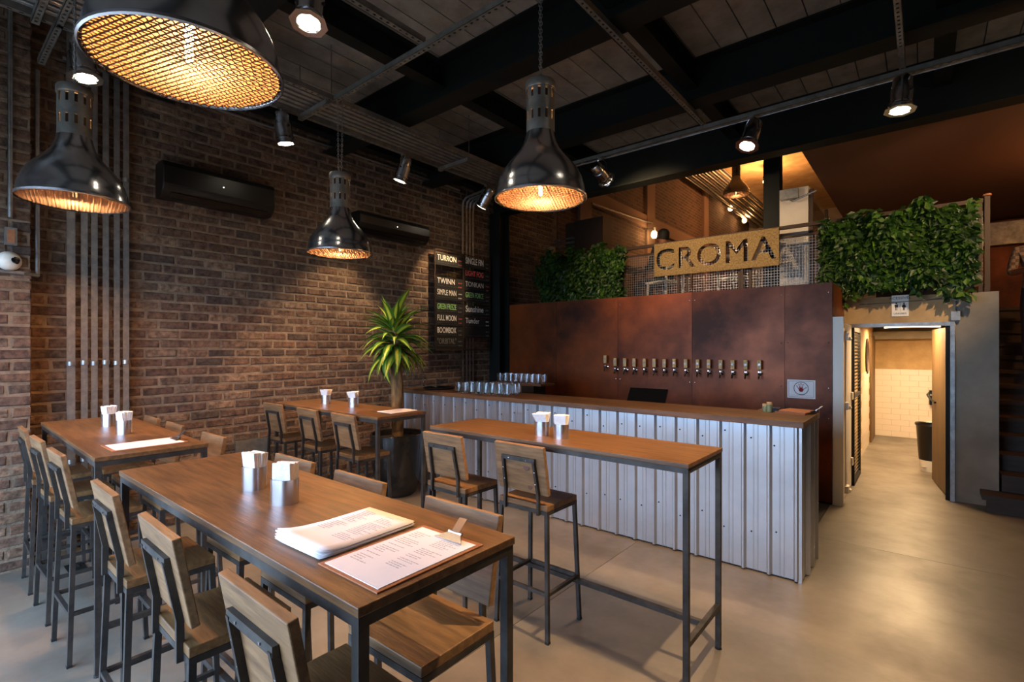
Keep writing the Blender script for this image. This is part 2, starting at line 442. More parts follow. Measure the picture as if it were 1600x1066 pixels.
# ------------------------------------------------------------------ rust clad cold room, mezzanine, corridor
wb = sroot('wall_bar')
YR, XC = 5.80, -0.70
MB().box(XW + .02, XC - 0.01, YR + 0.015, 6.74, 0, 2.18).build('core', 'black_matte', wb)
bx = [-4.86, -3.98, -3.03, -2.08, -1.12, XC]
for i in range(5):
    b = MB().box(bx[i] + .0015, bx[i + 1] - .0015, YR, YR + .013, 0.02, 2.195).build('steel_panel', 'rust_steel', wb)
MB().box(XC - .012, XC, YR + .013, 6.73, 1.86, 2.195).build('steel_panel', 'rust_steel', wb)
scm = MB().lathe([(0.006, 0), (0.005, .002), (0, .003)], 8, Matrix.Rotation(math.pi / 2, 4, 'X')).mesh('rivet', 'chrome')
for i in range(5):
    for z in (0.4, 0.85, 1.15, 1.6, 2.1):
        for xx in (bx[i] + .03, bx[i + 1] - .03):
            mobj('rivet', scm, wb, (xx, YR - .001, z))
fm = struct(MB().box(XW, XC, 6.74, YB, ZM - .2, ZM).box(XC, 0.557, 6.95, YB, ZM - .2, ZM).box(0.557, 2.0, 9.9, YB, ZM - .2, ZM).build('floor_mezzanine', 'plaster_grey'))
wd_ = sroot('wall_door')                     # lintel and pier round the corridor door
MB().box(XC, 0.24, 6.74, 6.95, 1.815, ZM).build('lintel', 'plaster_tan', wd_)
MB().box(0.24, 0.557, 6.74, 6.95, 0, ZM).build('pier', 'plaster_grey', wd_)
cw = sroot('wall_corridor')
MB().box(XC - .1, XC, 6.74, 11.0, 0, 1.9).build('left_side', 'plaster_tan', cw)
MB().box(0.50, 0.557, 6.95, 11.0, 0, 1.9).build('right_side', 'plaster_tan', cw)
MB().box(XC - .1, 0.6, 11.0, 11.15, 0, 1.9).build('end_side', 'plaster_tan', cw)
MB().box(XC, 0.5, 10.98, 11.0, 0, 1.17).build('grout', 'grout', cw)
tme = MB().box(-.123, .123, -.008, 0, -.048, .048).mesh('tile', 'tile_white')
for r in range(12):
    x = XC + .125 - (.125 if r % 2 else 0)
    while x < 0.5:
        if x - .125 > XC - .13:
            o = mobj('tile', tme, cw, (max(x, XC + .06) if x - .12 < XC else x, 10.98, 0.05 + r * .098))
            if x - .12 < XC: o.scale = (.5, 1, 1); o.location.x = XC + .064
        x += .25
tm2 = MB().box(0, .008, -.123, .123, -.048, .048).mesh('tile', 'tile_white')
for r in range(12):
    y = 8.75 + (.125 if r % 2 else 0)
    while y < 10.0:
        mobj('tile', tm2, cw, (XC, y, 0.05 + r * .098)); y += .25
struct(MB().box(XC, .557, 6.95, 11.0, 1.9, 1.905).build('ceiling_corridor', 'plaster_white'))
tag(MB().box(XC, 0.5, 10.75, 10.98, 1.70, 1.83).build('pipe_casing', 'plaster_grey'), 'grey boxed-in pipe across the top of the corridor end wall', 'casing')
# low brown ceiling and far high ceiling upstairs
struct(MB().box(-0.97, 4.4, 5.79, 12.0, 3.56, 3.66).build('ceiling_low', 'brown_plaster'))
struct(MB().box(XW, 4.4, 5.8, YB, 6.3, 6.5).build('ceiling_high', 'plaster_tan'))
struct(MB().box(XW, 4.4, 5.785, 5.80, ZS, 6.5).build('wall_upper_front', 'black_matte'))
struct(MB().box(-0.97, -0.9, 5.82, 12, 3.66, 6.3).build('wall_upper_side', 'plaster_grey'))
wbk = struct(MB().box(0.3, 4.2, 11.0, 11.2, 0, 3.6).build('wall_artwork', 'rust_steel'))

# storefront jamb posts stay outside the view: nothing else is needed there
# ------------------------------------------------------------------ suspended struts, tray and conduits
ZT = 3.567
def strut(a, b, label, w=0.04):
    a, b = Vector(a), Vector(b); d = (b - a); L = d.length; d.normalize()
    up = Vector((0, 0, 1)); sd = d.cross(up)
    m = MB()
    def bx2(t0, t1, s0, s1, z0, z1):
        k = len(m.v)
        for z in (z0, z1):
            for t, s_ in ((t0, s0), (t1, s0), (t1, s1), (t0, s1)): m.v.append(tuple(a + d * t + sd * s_ + up * z))
        m.f += [tuple(k + i for i in q) for q in ((3, 2, 1, 0), (4, 5, 6, 7), (0, 1, 5, 4), (1, 2, 6, 5), (2, 3, 7, 6), (3, 0, 4, 7))]
    h = w / 2
    bx2(0, L, -h, -h + .0025, 0, w); bx2(0, L, h - .0025, h, 0, w)          # sides
    bx2(0, L, -h, -h + .013, 0, .0025); bx2(0, L, h - .013, h, 0, .0025)    # perforated underside
    t = 0.0
    while t < L:
        bx2(t, min(t + .03, L), -h + .013, h - .013, 0, .0025); t += .05
    o = m.build('strut_channel', 'strut_steel'); tag(o, label, 'channel'); return o
YA, YL, YE, XT0, XT1 = 2.235, 0.61, 4.70, -3.73, -4.19
strut((XT0 + .02, YA, ZT), (1.4, YA, ZT), 'perforated steel channel carrying the two pendant lamps over the back tables')
strut((-2.62, YF, ZT + .042), (-2.62, YA, ZT + .042), 'perforated steel channel holding the spotlight at the top left')
strut((-1.578, YA, ZT + .042), (-1.578, YE, ZT + .042), 'perforated steel channel running back above the bar table lamp')
strut((-0.126, YA, ZT + .042), (-0.126, YE, ZT + .042), 'perforated steel channel above the rightmost rail spotlight')
strut((-4.85, YL, ZT), (1.0, YL, ZT), 'perforated steel channel carrying the two front pendant lamps')
strut((-3.2, YE, ZT), (2.2, YE, ZT), 'long steel spotlight rail in front of the mezzanine girder')
tag(MB().tube([(-3.2, YE + .05, ZT + .01), (2.2, YE + .05, ZT + .01)], .012).build('conduit', 'galvanised'), 'thin steel conduit following the rail in front of the mezzanine', 'conduit')
strut((XT0, YF, ZT), (XT0, 4.95, ZT), 'perforated outer side channel of the wall cable tray')
strut((XT1, YF, ZT), (XT1, 4.85, ZT), 'steel spotlight rail beside the cable tray along the brick wall')
for k, y in enumerate((0.5, 2.18, 3.80)):
    strut((XT1, y, ZT - .04), (XT0, y, ZT - .04), 'short cross channel under the cable tray, %s' % ['near the pilaster', 'beside the far table lamp', 'nearest the menu board'][k])
for k in range(6):
    x = XT1 + .08 + k * .068
    tag(MB().tube([(x, YF, ZT + .03), (x, 4.95, ZT + .03)], .022, 10).build('tray_conduit', 'galvanised'), 'galvanised conduit lying lengthwise in the overhead cable tray', 'conduit', 'conduits in the cable tray')
RODS = [(XT0, YA - .03, 'beside the far pendant chain'), (XT0, 3.8, 'near the menu end of the tray'), (XT1, 3.8, 'at the inner tray rail'), (XT1, 2.18, 'at the inner rail by the far pendant'), (-1.578, YE - .04, 'at the end of the middle channel'), (0.62, YE, 'at the right of the bar rail'), (-2.62, 1.5, 'by the top left spotlight'), (-4.4, YL, 'over the left table')]
for x, y, w in RODS:
    tag(MB().tube([(x, y, ZT + .02), (x, y, ZS)], .004, 6).build('hanger_rod', 'galvanised'), 'thin threaded hanger rod ' + w, 'rod')
tag(MB().tube([(-5.015, 0.75, 3.74), (-5.015, 4.7, 3.76), (-4.99, 4.9, 3.74)], .016, 8).build('conduit', 'galvanised'), 'thin conduit running level along the top of the brick wall', 'conduit')
# six vertical conduits on the brick wall
pcl = [(103.5, 118.5), (126, 138), (142, 153.5), (160, 171), (177.5, 188), (192, 202.5)]
ordn = ['thickest grey vertical pipe, nearest the pilaster', 'second grey vertical pipe from the pilaster', 'third grey vertical pipe from the pilaster', 'fourth grey vertical pipe from the pilaster', 'fifth grey vertical pipe from the pilaster', 'last grey vertical pipe, farthest from the pilaster']
for k, (u0, u1) in enumerate(pcl):
    a, b = atx(u0, 500, -4.98).y, atx(u1, 500, -4.98).y
    r = (b - a) / 2 * 0.92; y = (a + b) / 2
    t = thing('wall_pipe', ordn[k] + ', on the brick wall', 'pipe', (-4.985, y, 0), group='row of vertical pipes')
    top = [(0, 0, 0), (0, 0, ZS)]
    MB().tube(top, r, 14).build('pipe', 'galvanised', t, True)
    for z in (0.69, 1.43, 2.9):
        MB().lathe([(r, -.016), (r + .004, -.016), (r + .004, .016), (r, .016)], 14, Matrix.Translation((0, 0, z + (k % 2) * .006))).build('clamp', 'galvanised', t, True)
# thin pipes, socket box and camera on the pilaster
xf = XP + .02
a = atx(12, 60, xf); b = atx(16, 340, xf)
tag(MB().tube([(xf, b.y, b.z), (xf, b.y, ZS)], .013, 8).build('conduit', 'galvanised'), 'thin vertical conduit on the pilaster above the white camera', 'conduit')
t = thing('junction_box', 'small copper-faced junction box on the pilaster above the camera', 'box', (XP, b.y + .002, atx(17, 370, xf).z))
MB().box(0, .045, -.03, .03, -.06, .06).build('body', 'galvanised', t); MB().box(.045, .05, -.018, .018, -.045, .045).build('cover', 'clipboard_wood', t)
pc = atx(14, 408, xf)
t = thing('security_camera', 'white round security camera on the brick pilaster', 'camera', (XP, pc.y, pc.z))
MB().lathe([(0, .0), (.062, 0), (.066, .02), (.05, .05), (.03, .068), (0, .07)], 20, Matrix.Rotation(math.pi / 2, 4, 'Y')).build('housing', 'white_plastic', t, True)
MB().lathe([(0, .0), (.022, 0), (.022, .03), (0, .034)], 16, Matrix.Translation((.045, .028, -.004)) @ Matrix.Rotation(math.pi / 2.6, 4, 'Y')).build('lens', 'black_gloss', t, True)
q = atx(52, 430, -4.90); q1 = atx(58, 428, -4.93)
tag(MB().tube([(-4.83, -1.0, q.z), (-4.83, .52, q.z), (-4.90, .60, q.z), (-4.93, .60, q.z)], .012, 8).build('conduit', 'galvanised'), 'thin horizontal conduit under the white camera', 'conduit')
tag(MB().tube([(-4.93, .60, q.z), (-4.93, .60, 3.55)], .015, 8).build('conduit', 'galvanised'), 'thin vertical conduit in the corner behind the pilaster', 'conduit')
# conduits by the menu board
for k, u in enumerate((723, 729, 734, 739)):
    y = atx(u, 330, -5.0).y
    tag(MB().tube([(-5.0, y, 0), (-5.0, y, 3.52), (-4.985, y, 3.60), (-4.93, y, 3.645), (-4.86, y, 3.655), (-4.2, y - .12, 3.655)], .0165, 8).build('wall_conduit', 'galvanised', None, True),
        ['leftmost of the four thin conduits behind the menu board', 'second from left of the thin conduits behind the menu board', 'third from left of the thin conduits behind the menu board', 'rightmost of the four thin conduits behind the menu board'][k], 'conduit', 'conduits behind the menu board')
# access panel and floor socket
p0, p1 = atx(368, 690, -5.03), atx(418, 722, -5.03)
tag(MB().box(XW, XW + .025, p0.y, p1.y, p1.z, p0.z).build('access_panel', 'galvanised'), 'flat grey access panel low on the brick wall behind the front tables', 'panel')
p0 = atz(118, 887, 0)
t = thing('floor_socket', 'dark floor socket plate under the left table stools', 'socket', (p0.x, p0.y, 0))
MB().box(-.08, .08, -.05, .05, 0, .006).build('plate', 'dark_steel', t); MB().box(-.03, .03, -.02, .02, .006, .012).build('lid', 'black_matte', t)

# ------------------------------------------------------------------ air conditioners
def ac(u0, u1, vt, vb, label):
    a, b = atx(u0, vb, -4.84), atx(u1, vb, -4.84); zt = atx(u0, vt, -4.84).z
    L = b.y - a.y; h = zt - a.z
    t = thing('air_conditioner', label, 'air conditioner', (XW, (a.y + b.y) / 2, a.z), group='split air conditioners on the brick wall')
    pr = [(0, 0), (.13, 0), (.19, .045), (.21, .10), (.21, h - .05), (.195, h - .012), (.17, h), (0, h)]
    bevel(MB().prism(pr, 'y', -L / 2, L / 2).build('body', 'ac_plastic', t), .008)
    MB().box(.212, .214, -L / 2 + .03, L / 2 - .03, .085, .089).build('panel_seam', 'black_matte', t)
    MB().obox(Matrix.Translation((.162, 0, .018)) @ Matrix.Rotation(-.62, 4, 'Y'), .06, L * .86, .006).build('louvre', 'black_gloss', t)
    MB().box(.21, .2125, -.004, .004, h * .55, h * .55 + .008).build('indicator_light', 'led', t)
ac(255, 430, 247, 303, 'black wall air conditioner nearest the pipes, above the front tables')
ac(563, 672, 327, 360, 'black wall air conditioner between the far pendant lamp and the menu board')

# ------------------------------------------------------------------ tables
TZ = 1.035
def table(x0, x1, y0, y1, label, bars=True, rz=0.0):
    cx, cy = (x0 + x1) / 2, (y0 + y1) / 2; lx, ly = (x1 - x0) / 2, (y1 - y0) / 2
    t = thing('bar_table', label, 'table', (cx, cy, 0), rz, 'tall steel-framed wooden tables')
    bevel(MB().box(-lx, lx, -ly, ly, TZ - .021, TZ).build('table_top', 'table_wood', t), .0025)
    w = .025; f = lx - .004; g = ly - .004; z0, z1 = TZ - .021 - w, TZ - .021
    MB().box(-f, f, -g, -g + w, z0, z1).box(-f, f, g - w, g, z0, z1).box(-f, -f + w, -g + w, g - w, z0, z1).box(f - w, f, -g + w, g - w, z0, z1).build('frame', 'raw_steel', t)
    for sx in (-1, 1):
        for sy in (-1, 1):
            a, b = sorted((sx * f, sx * (f - w))); c_, d = sorted((sy * g, sy * (g - w)))
            l = MB().box(a, b, c_, d, .012, z0).build('leg', 'raw_steel', t)
            MB().lathe([(.0, 0), (.017, 0), (.015, .012), (0, .012)], 10, Matrix.Translation(((a + b) / 2, (c_ + d) / 2, 0))).build('foot', 'rubber', l)
    for sx in (-1, 1):
        a, b = sorted((sx * f, sx * (f - w)))
        MB().box(a, b, -g + w, g - w, .21, .235).build('end_bar', 'raw_steel', t)
    MB().box(-f + w, f - w, -.0125, .0125, .21, .235).build('foot_bar', 'raw_steel', t)
    return t
table(-2.605, -0.862, 0.567, 1.058, 'long wooden table at the front holding the stack of printed menus')
table(-2.521, -0.803, 2.199, 2.680, 'narrow wooden table standing right in front of the corrugated bar')
table(-4.736, -3.111, 2.209, 2.678, 'wooden table at the brick wall beside the potted plant')
table(-4.72, -2.985, 0.575, 1.055, 'wooden table at the pipes with one white menu on a clipboard', rz=-.02)

# ------------------------------------------------------------------ stools
def make_stool():
    t = thing('bar_stool', '', 'stool', group='wooden bar stools with steel frames')
    w = .02; sz = .713
    bevel(MB().box(-.167, .167, -.145, .145, sz - .03, sz).build('seat', 'seat_wood', t), .003)
    z1 = sz - .03; z0 = z1 - .02
    MB().box(-.167, .167, -.145, -.125, z0, z1).box(-.167, .167, .125, .145, z0, z1).box(-.167, -.147, -.125, .125, z0, z1).box(.147, .167, -.125, .125, z0, z1).build('seat_frame', 'raw_steel', t)
    def lp(sx, sy, z):
        k = z / z0
        return (sx * (.177 + (.157 - .177) * k), sy * (.156 + (.135 - .156) * k), z)
    for sx in (-1, 1):
        for sy in (-1, 1):
            l = MB().bar(lp(sx, sy, .004), lp(sx, sy, z0), w).build('leg', 'raw_steel', t)
            MB().box(-.011, .011, -.011, .011, 0, .012).build('foot', 'rubber', l, loc=(lp(sx, sy, 0)))
    zf = .25
    for a, b in (((-1, -1), (1, -1)), ((-1, 1), (1, 1)), ((-1, -1), (-1, 1)), ((1, -1), (1, 1))):
        MB().bar(lp(*a, zf), lp(*b, zf), .018).build('foot_rail', 'raw_steel', t)
    # backrest board leaning back, steel bracket behind it
    yb, yt, zb_, zt = -.128, -.176, .765, 1.028
    d = Vector((0, yt - yb, zt - zb_)); nrm = Vector((0, -d.z, d.y)).normalized()
    mid = Vector((0, (yb + yt) / 2, (zb_ + zt) / 2)); ang = math.atan2(-(yt - yb), zt - zb_)
    bevel(MB().obox(Matrix.Translation(mid) @ Matrix.Rotation(ang, 4, 'X'), .34, .024, d.length).build('backrest', 'stool_wood', t), .003)
    off = nrm * .021
    def bp(x, k): return Vector((x, yb + (yt - yb) * k, zb_ + (zt - zb_) * k)) + off
    b0 = lambda x: Vector((x, -.152, z0 - .004))
    br = MB()
    for sx in (-1, 1):
        br.bar(b0(sx * .115), bp(sx * .112, .06), .02, .014); br.bar(bp(sx * .112, .05), bp(sx * .104, .72), .02, .014)
    br.bar(bp(-.114, .72), bp(.114, .72), .014, .022)
    bo = br.build('back_bracket', 'raw_steel', t)
    sm = MB()
    for x, k in ((-.106, .25), (-.108, .5), (.106, .25), (.108, .5), (-.06, .72), (.06, .72)):
        p = bp(x, k) + nrm * .008; sm.obox(Matrix.Translation(p), .006, .004, .006)
    sm.build('screws', 'chrome', bo, kind='stuff')
    return t
stool0 = make_stool(); used = False
def stool(x, y, back, label, jit=0.0):
    global used
    t = stool0 if not used else copy_tree(stool0); used = True
    t.location = (x, y, 0); t.rotation_euler = (0, 0, (0 if back < 0 else math.pi) + jit); t['label'] = label
for x, w in ((-4.50, 'nearest the pilaster'), (-3.95, 'in the middle'), (-3.376, 'at the right end')):
    stool(x, .655, -1, 'bar stool on the near side of the left table, ' + w, random.uniform(-.03, .03))
for x, w in ((-2.37, 'left end'), (-1.743, 'middle'), (-1.10, 'closest to the camera')):
    stool(x, .648, -1, 'bar stool on the near side of the long front table, ' + w, random.uniform(-.02, .02))
for x, w in ((-2.306, 'left end'), (-1.774, 'middle'), (-1.183, 'right end')):
    stool(x, 1.0, 1, 'bar stool on the far side of the long front table, ' + w, random.uniform(-.02, .02))
for x, w in ((-4.49, 'leftmost'), (-3.98, 'middle'), (-3.30, 'rightmost')):
    stool(x, 1.005, 1, 'bar stool on the far side of the left table by the pipes, ' + w, random.uniform(-.03, .03))
stool(-2.258, 2.245, -1, 'left of the two bar stools at the narrow table in front of the bar')
stool(-1.697, 2.29, -1, 'right bar stool at the narrow table by the bar, with knots in its backrest')
mat('wood_knot', (96, 58, 42), 0.6)
for ob in [o for o in bpy.data.objects if o.get('label', '').startswith('right bar stool at the narrow')]:
    for kx, kz, kr in ((.045, .91, .021), (.055, .80, .014)):
        yk = -.128 + (-.176 + .128) * (kz - .765) / .263 - .0135
        MB().lathe([(0, 0), (kr, 0)], 16, Matrix.Translation((kx, yk, kz)) @ Matrix.Rotation(math.pi / 2 - .18, 4, 'X')).build('knot', 'wood_knot', ob)
for x, w in ((-4.70, 'against the brick wall'), (-4.066, 'in the middle'), (-3.512, 'nearest the plant pot')):
    stool(x, 2.354, -1, 'bar stool at the far table by the brick wall, ' + w, random.uniform(-.03, .03))

# ------------------------------------------------------------------ napkin holders, menus
def napkins(u, v, label, seed, loose):
    p = atz(u, v, TZ); r = random.Random(seed)
    t = thing('napkin_holder', label, 'napkin holder', (p.x, p.y, TZ), .35 + r.uniform(-.2, .2), 'steel napkin holders')
    MB().lathe([(0, .002), (.046, 0), (.046, .082), (.0435, .082), (.0435, .006), (0, .006)], 28, sy=.8).build('cup', 'brushed_steel', t, True)
    for k in range(6):
        y = -.021 + k * .0085; hh = .132 + r.uniform(-.003, .003); fl = loose * (k - 2.5) * .009; hw = .033; w2 = hw + loose * .008 + r.uniform(-.0015, .0015); sk = loose * r.uniform(-.008, .008)
        q0 = [(-hw, y, .008), (hw, y, .008), (hw, y + .008, .008), (-hw, y + .008, .008)]
        q1 = [(-hw, y + fl * .1, .085), (hw, y + fl * .1, .085), (hw, y + .0083 + fl * .1, .085), (-hw, y + .0083 + fl * .1, .085)]
        q2 = [(-w2 + sk, y + fl, hh + r.uniform(-.002, .002) - loose * .004), (w2 + sk, y + fl, hh + r.uniform(-.002, .002)), (w2 + sk, y + .0083 + fl, hh), (-w2 + sk, y + .0083 + fl, hh)]
        nm = MB(); nm.v = q0 + q1 + q2
        for q in (0, 4):
            for i in range(4): nm.f.append((q + i, q + (i + 1) % 4, q + 4 + (i + 1) % 4, q + 4 + i))
        nm.f.append((8, 9, 10, 11)); bevel(nm.build('napkin', 'napkin', t), .0015)
napkins(397, 763, 'left steel napkin holder on the long front table', 1, .2)
napkins(445, 786, 'right steel napkin holder on the long front table, beside the menus', 2, .0)
napkins(169, 666, 'left steel napkin holder on the table by the pipes', 3, .3)
napkins(193, 678, 'right steel napkin holder on the table by the pipes', 4, .2)
napkins(509, 631, 'left steel napkin holder on the far table by the plant', 5, .9)
napkins(552, 636, 'right steel napkin holder on the far table by the plant', 6, .8)
napkins(847, 680, 'left napkin holder with fanned napkins on the narrow bar table', 7, 1.0)
napkins(877, 685, 'right napkin holder on the narrow bar table', 8, .5)

def clip(t, m='brushed_steel'):
    o = MB(); z0, z1 = .001, .016
    o.v = [(-.05, 0, z0), (.05, 0, z0), (.018, .036, z0), (-.018, .036, z0), (-.05, 0, .005), (.05, 0, .005), (.016, .03, z1), (-.016, .03, z1)]
    o.f = [(3, 2, 1, 0), (4, 5, 6, 7), (0, 1, 5, 4), (1, 2, 6, 5), (2, 3, 7, 6), (3, 0, 4, 7)]
    k = o.build('clip', m, t)
    MB().obox(Matrix.Translation((0, .045, .03)) @ Matrix.Rotation(.75, 4, 'X'), .028, .042, .0025).build('lever', m, k)
    MB().tube([(-.024, .03, .014), (.024, .03, .014)], .005, 8).build('pin', m, k)
    return k
def print_lines(t, z, cols, seed):
    r = random.Random(seed); m = MB()
    for (x0, x1, y0, y1, st) in cols:
        y = y0
        while y > y1:
            x = x0
            if r.random() < .85:
                e = x0 + (x1 - x0) * r.uniform(.45, 1)
                while x < e:
                    w = r.uniform(.004, .014); m.poly([(x, y, z), (min(x + w, e), y, z), (min(x + w, e), y + st * .36, z), (x, y + st * .36, z)]); x += w + .0022
            y -= st
    m.build('print', 'ink', t, kind='stuff')
# clipboard with menu on the front table: long side along y, clip at far end
t = thing('menu_clipboard', 'brown clipboard with printed menu and chrome clip on the front table', 'clipboard', (-.997, .788, TZ), .012)
bevel(MB().box(-.115, .115, -.165, .165, 0, .004).build('board', 'clipboard_wood', t), .0015)
MB().box(-.102, .105, -.155, .147, .004, .0055).build('sheet', 'paper', t)
print_lines(t, .0058, [(-.085, -.01, .11, -.1, .0095), (.012, .088, .12, -.07, .0085)], 3)
k = clip(t); k.location = (.03, .118, .0055); k.rotation_euler = (0, 0, 0)
t = thing('menu_stack', 'thick stack of white printed menu sheets on the front table', 'paper stack', (-1.238, .782, TZ), .035)
for i in range(9):
    m = MB(); nx, ny = 7, 9
    ox, oy, a = random.uniform(-.004, .004), random.uniform(-.006, .006), random.uniform(-.012, .012)
    for j in range(ny):
        for q in range(nx):
            x = -.105 + .21 * q / (nx - 1); y = -.1485 + .297 * j / (ny - 1)
            lift = .012 * max(0, (-y - .07) / .08) ** 2 + .010 * max(0, (-x - .05) / .055) ** 2 * max(0, -y) / .15
            m.v.append((x * math.cos(a) - y * math.sin(a) + ox, x * math.sin(a) + y * math.cos(a) + oy, .001 + i * .0014 + lift * (.3 + i * .07)))
    m.f = [(j * nx + q, j * nx + q + 1, (j + 1) * nx + q + 1, (j + 1) * nx + q) for j in range(ny - 1) for q in range(nx - 1)]
    o = m.build('sheet', 'paper', t, True); so = o.modifiers.new('t', 'SOLIDIFY'); so.thickness = .0012
print_lines(t, .0138, [(-.085, -.012, .12, -.06, .0095), (.012, .09, .12, -.06, .0085)], 9)
t = thing('menu_clipboard', 'menu on a thin clipboard with dark clip on the table by the pipes', 'clipboard', (-3.207, .812, TZ), 0)
bevel(MB().box(-.115, .115, -.165, .165, 0, .004).build('board', 'clipboard_wood', t), .0015)
MB().box(-.1, .105, -.15, .15, .004, .0052).build('sheet', 'paper', t)
k = clip(t, 'brushed_steel'); k.location = (0, .125, .0052)
t = thing('menu_sheet', 'single white menu sheet on the far table by the plant', 'paper', (-3.305, 2.545, TZ), -.02)
MB().box(-.095, .095, -.13, .13, 0, .003).build('sheet', 'paper', t)
print_lines(t, .0032, [(-.08, .08, .1, -.1, .012)], 5)

# ------------------------------------------------------------------ pendant lamps
def chain(m, a, b, r=.009, wire=.0022):
    a, b = Vector(a), Vector(b); L = (b - a).length; n = max(2, int(L / .021)); d = (b - a) / n
    for i in range(n):
        p = a + d * (i + .5); pts = []
        for j in range(9):
            th = 2 * math.pi * j / 8; q = Vector((math.cos(th) * r * .75, 0, math.sin(th) * .0145))
            if i % 2: q = Vector((0, q.x, q.z))
            pts.append(p + q)
        m.tube(pts, wire, 4, cap=False)
def make_pendant():
    t = thing('pendant_lamp', '', 'lamp', group='aluminium pendant lamps with wire grilles')
    prof = [(.25, 0), (.252, .006), (.247, .012), (.242, .06), (.228, .11), (.205, .155), (.175, .195), (.14, .235), (.112, .27), (.094, .305), (.084, .34), (.079, .365)]
    inner = [(r - .004, z) for r, z in reversed(prof[2:])] + [(.24, .006)]
    MB().lathe(prof, 48).build('shade', 'aluminium', t, True)
    MB().lathe(inner, 48).build('reflector', 'reflector_amber_dim', t, True)
    MB().lathe([(.25, -.004), (.255, 0), (.255, .008), (.25, .012), (.246, .006)], 48).build('rim', 'brushed_steel', t, True)
    # slotted neck: ring segments leave the ventilation slots open
    m = MB(); R = .078; n = 12
    def ring(z0, z1): m.lathe([(R, z0), (R, z1), (R - .002, z1), (R - .002, z0), (R, z0)], 42)
    for z0, z1 in ((.355, .425), (.475, .545), (.595, .605)): ring(z0, z1)
    for z0, z1 in ((.425, .475), (.545, .595)):
        for k in range(n):
            a0 = 2 * math.pi * (k + .34) / n; a1 = 2 * math.pi * (k + .98) / n; q = len(m.v)
            for a in (a0, (a0 + a1) / 2, a1):
                for rr in (R, R - .002):
                    for z in (z0, z1): m.v.append((rr * math.cos(a), rr * math.sin(a), z))
            for i in (0, 4): m.f += [(q + i, q + i + 4, q + i + 5, q + i + 1), (q + i + 2, q + i + 3, q + i + 7, q + i + 6)]
    m.build('neck', 'strut_steel', t, True)
    MB().lathe([(.081, .6), (.083, .605), (.083, .64), (.078, .648), (.02, .65), (.0, .65)], 36).build('cap', 'strut_steel', t, True)
    MB().lathe([(.0, .43), (.05, .43), (.05, .6)], 20).build('socket', 'black_matte', t, True)
    hk = MB().tube([(0, 0, .645), (.012, 0, .665), (0, 0, .685), (-.012, 0, .665), (0, 0, .645)], .003, 6).build('hook', 'galvanised', t, True)
    cm = MB(); chain(cm, (.0, -.012, .68), (.0, -.02, 1.25)); chain(cm, (.0, .012, .68), (.0, .02, 1.25)); cm.build('chain', 'galvanised', t, kind='stuff')
    # wire grille
    g = MB(); R = .247; sp = .0165; k = -14
    while k <= 14:
        y = k * sp
        if abs(y) < R - .004:
            hw = math.sqrt(R * R - y * y); pts = []; nn = max(2, int(2 * hw / sp)); 
            for i in range(nn + 1): pts.append((-hw + 2 * hw * i / nn, y, .004)); 
            g.bar(pts[0], pts[-1], .003)
            pr = None; x0 = -hw
            i = 0
            while x0 < hw:                      # crimped cross wires
                x1 = min(x0 + sp / 2, hw); z0 = y + (.0032 if (i // 2) % 2 else -.0032); z1 = y + (.0032 if ((i + 1) // 2) % 2 else -.0032)
                g.bar((z0, x0, .0045), (z1, x1, .0045), .0026); x0 = x1; i += 1
        k += 1
    g.build('wire_grille', 'grille_wire', t, kind='stuff')
    MB().lathe([(0, .02), (.007, .022), (.011, .032), (.011, .11), (.009, .14), (0, .14)], 16).build('bulb', 'bulb_glow', t, True)
    MB().lathe([(.016, .14), (.016, .18), (.024, .185), (.024, .44)], 14).build('lamp_holder', 'black_matte', t, True)
    return t
pend0 = make_pendant()
PEND = [(-1.67, .53, 2.37, 'largest-looking pendant lamp, close overhead at the top left'), (-3.73, .61, 2.38, 'pendant lamp over the left table in front of the pipes'),
        (-3.65, 2.235, 2.31, 'smallest pendant lamp, over the far table by the brick wall'), (-1.64, 2.235, 2.37, 'pendant lamp over the narrow table in front of the bar')]
for i, (x, y, z, lab) in enumerate(PEND):
    t = pend0 if i == 0 else copy_tree(pend0)
    t.location = (x, y, z); t.rotation_euler = (0, 0, .3 + i * 1.1); t['label'] = lab
    add_light('POINT', 'bulb_light', (0, 0, .05), P_PEND, AMBER, t, size=.03)

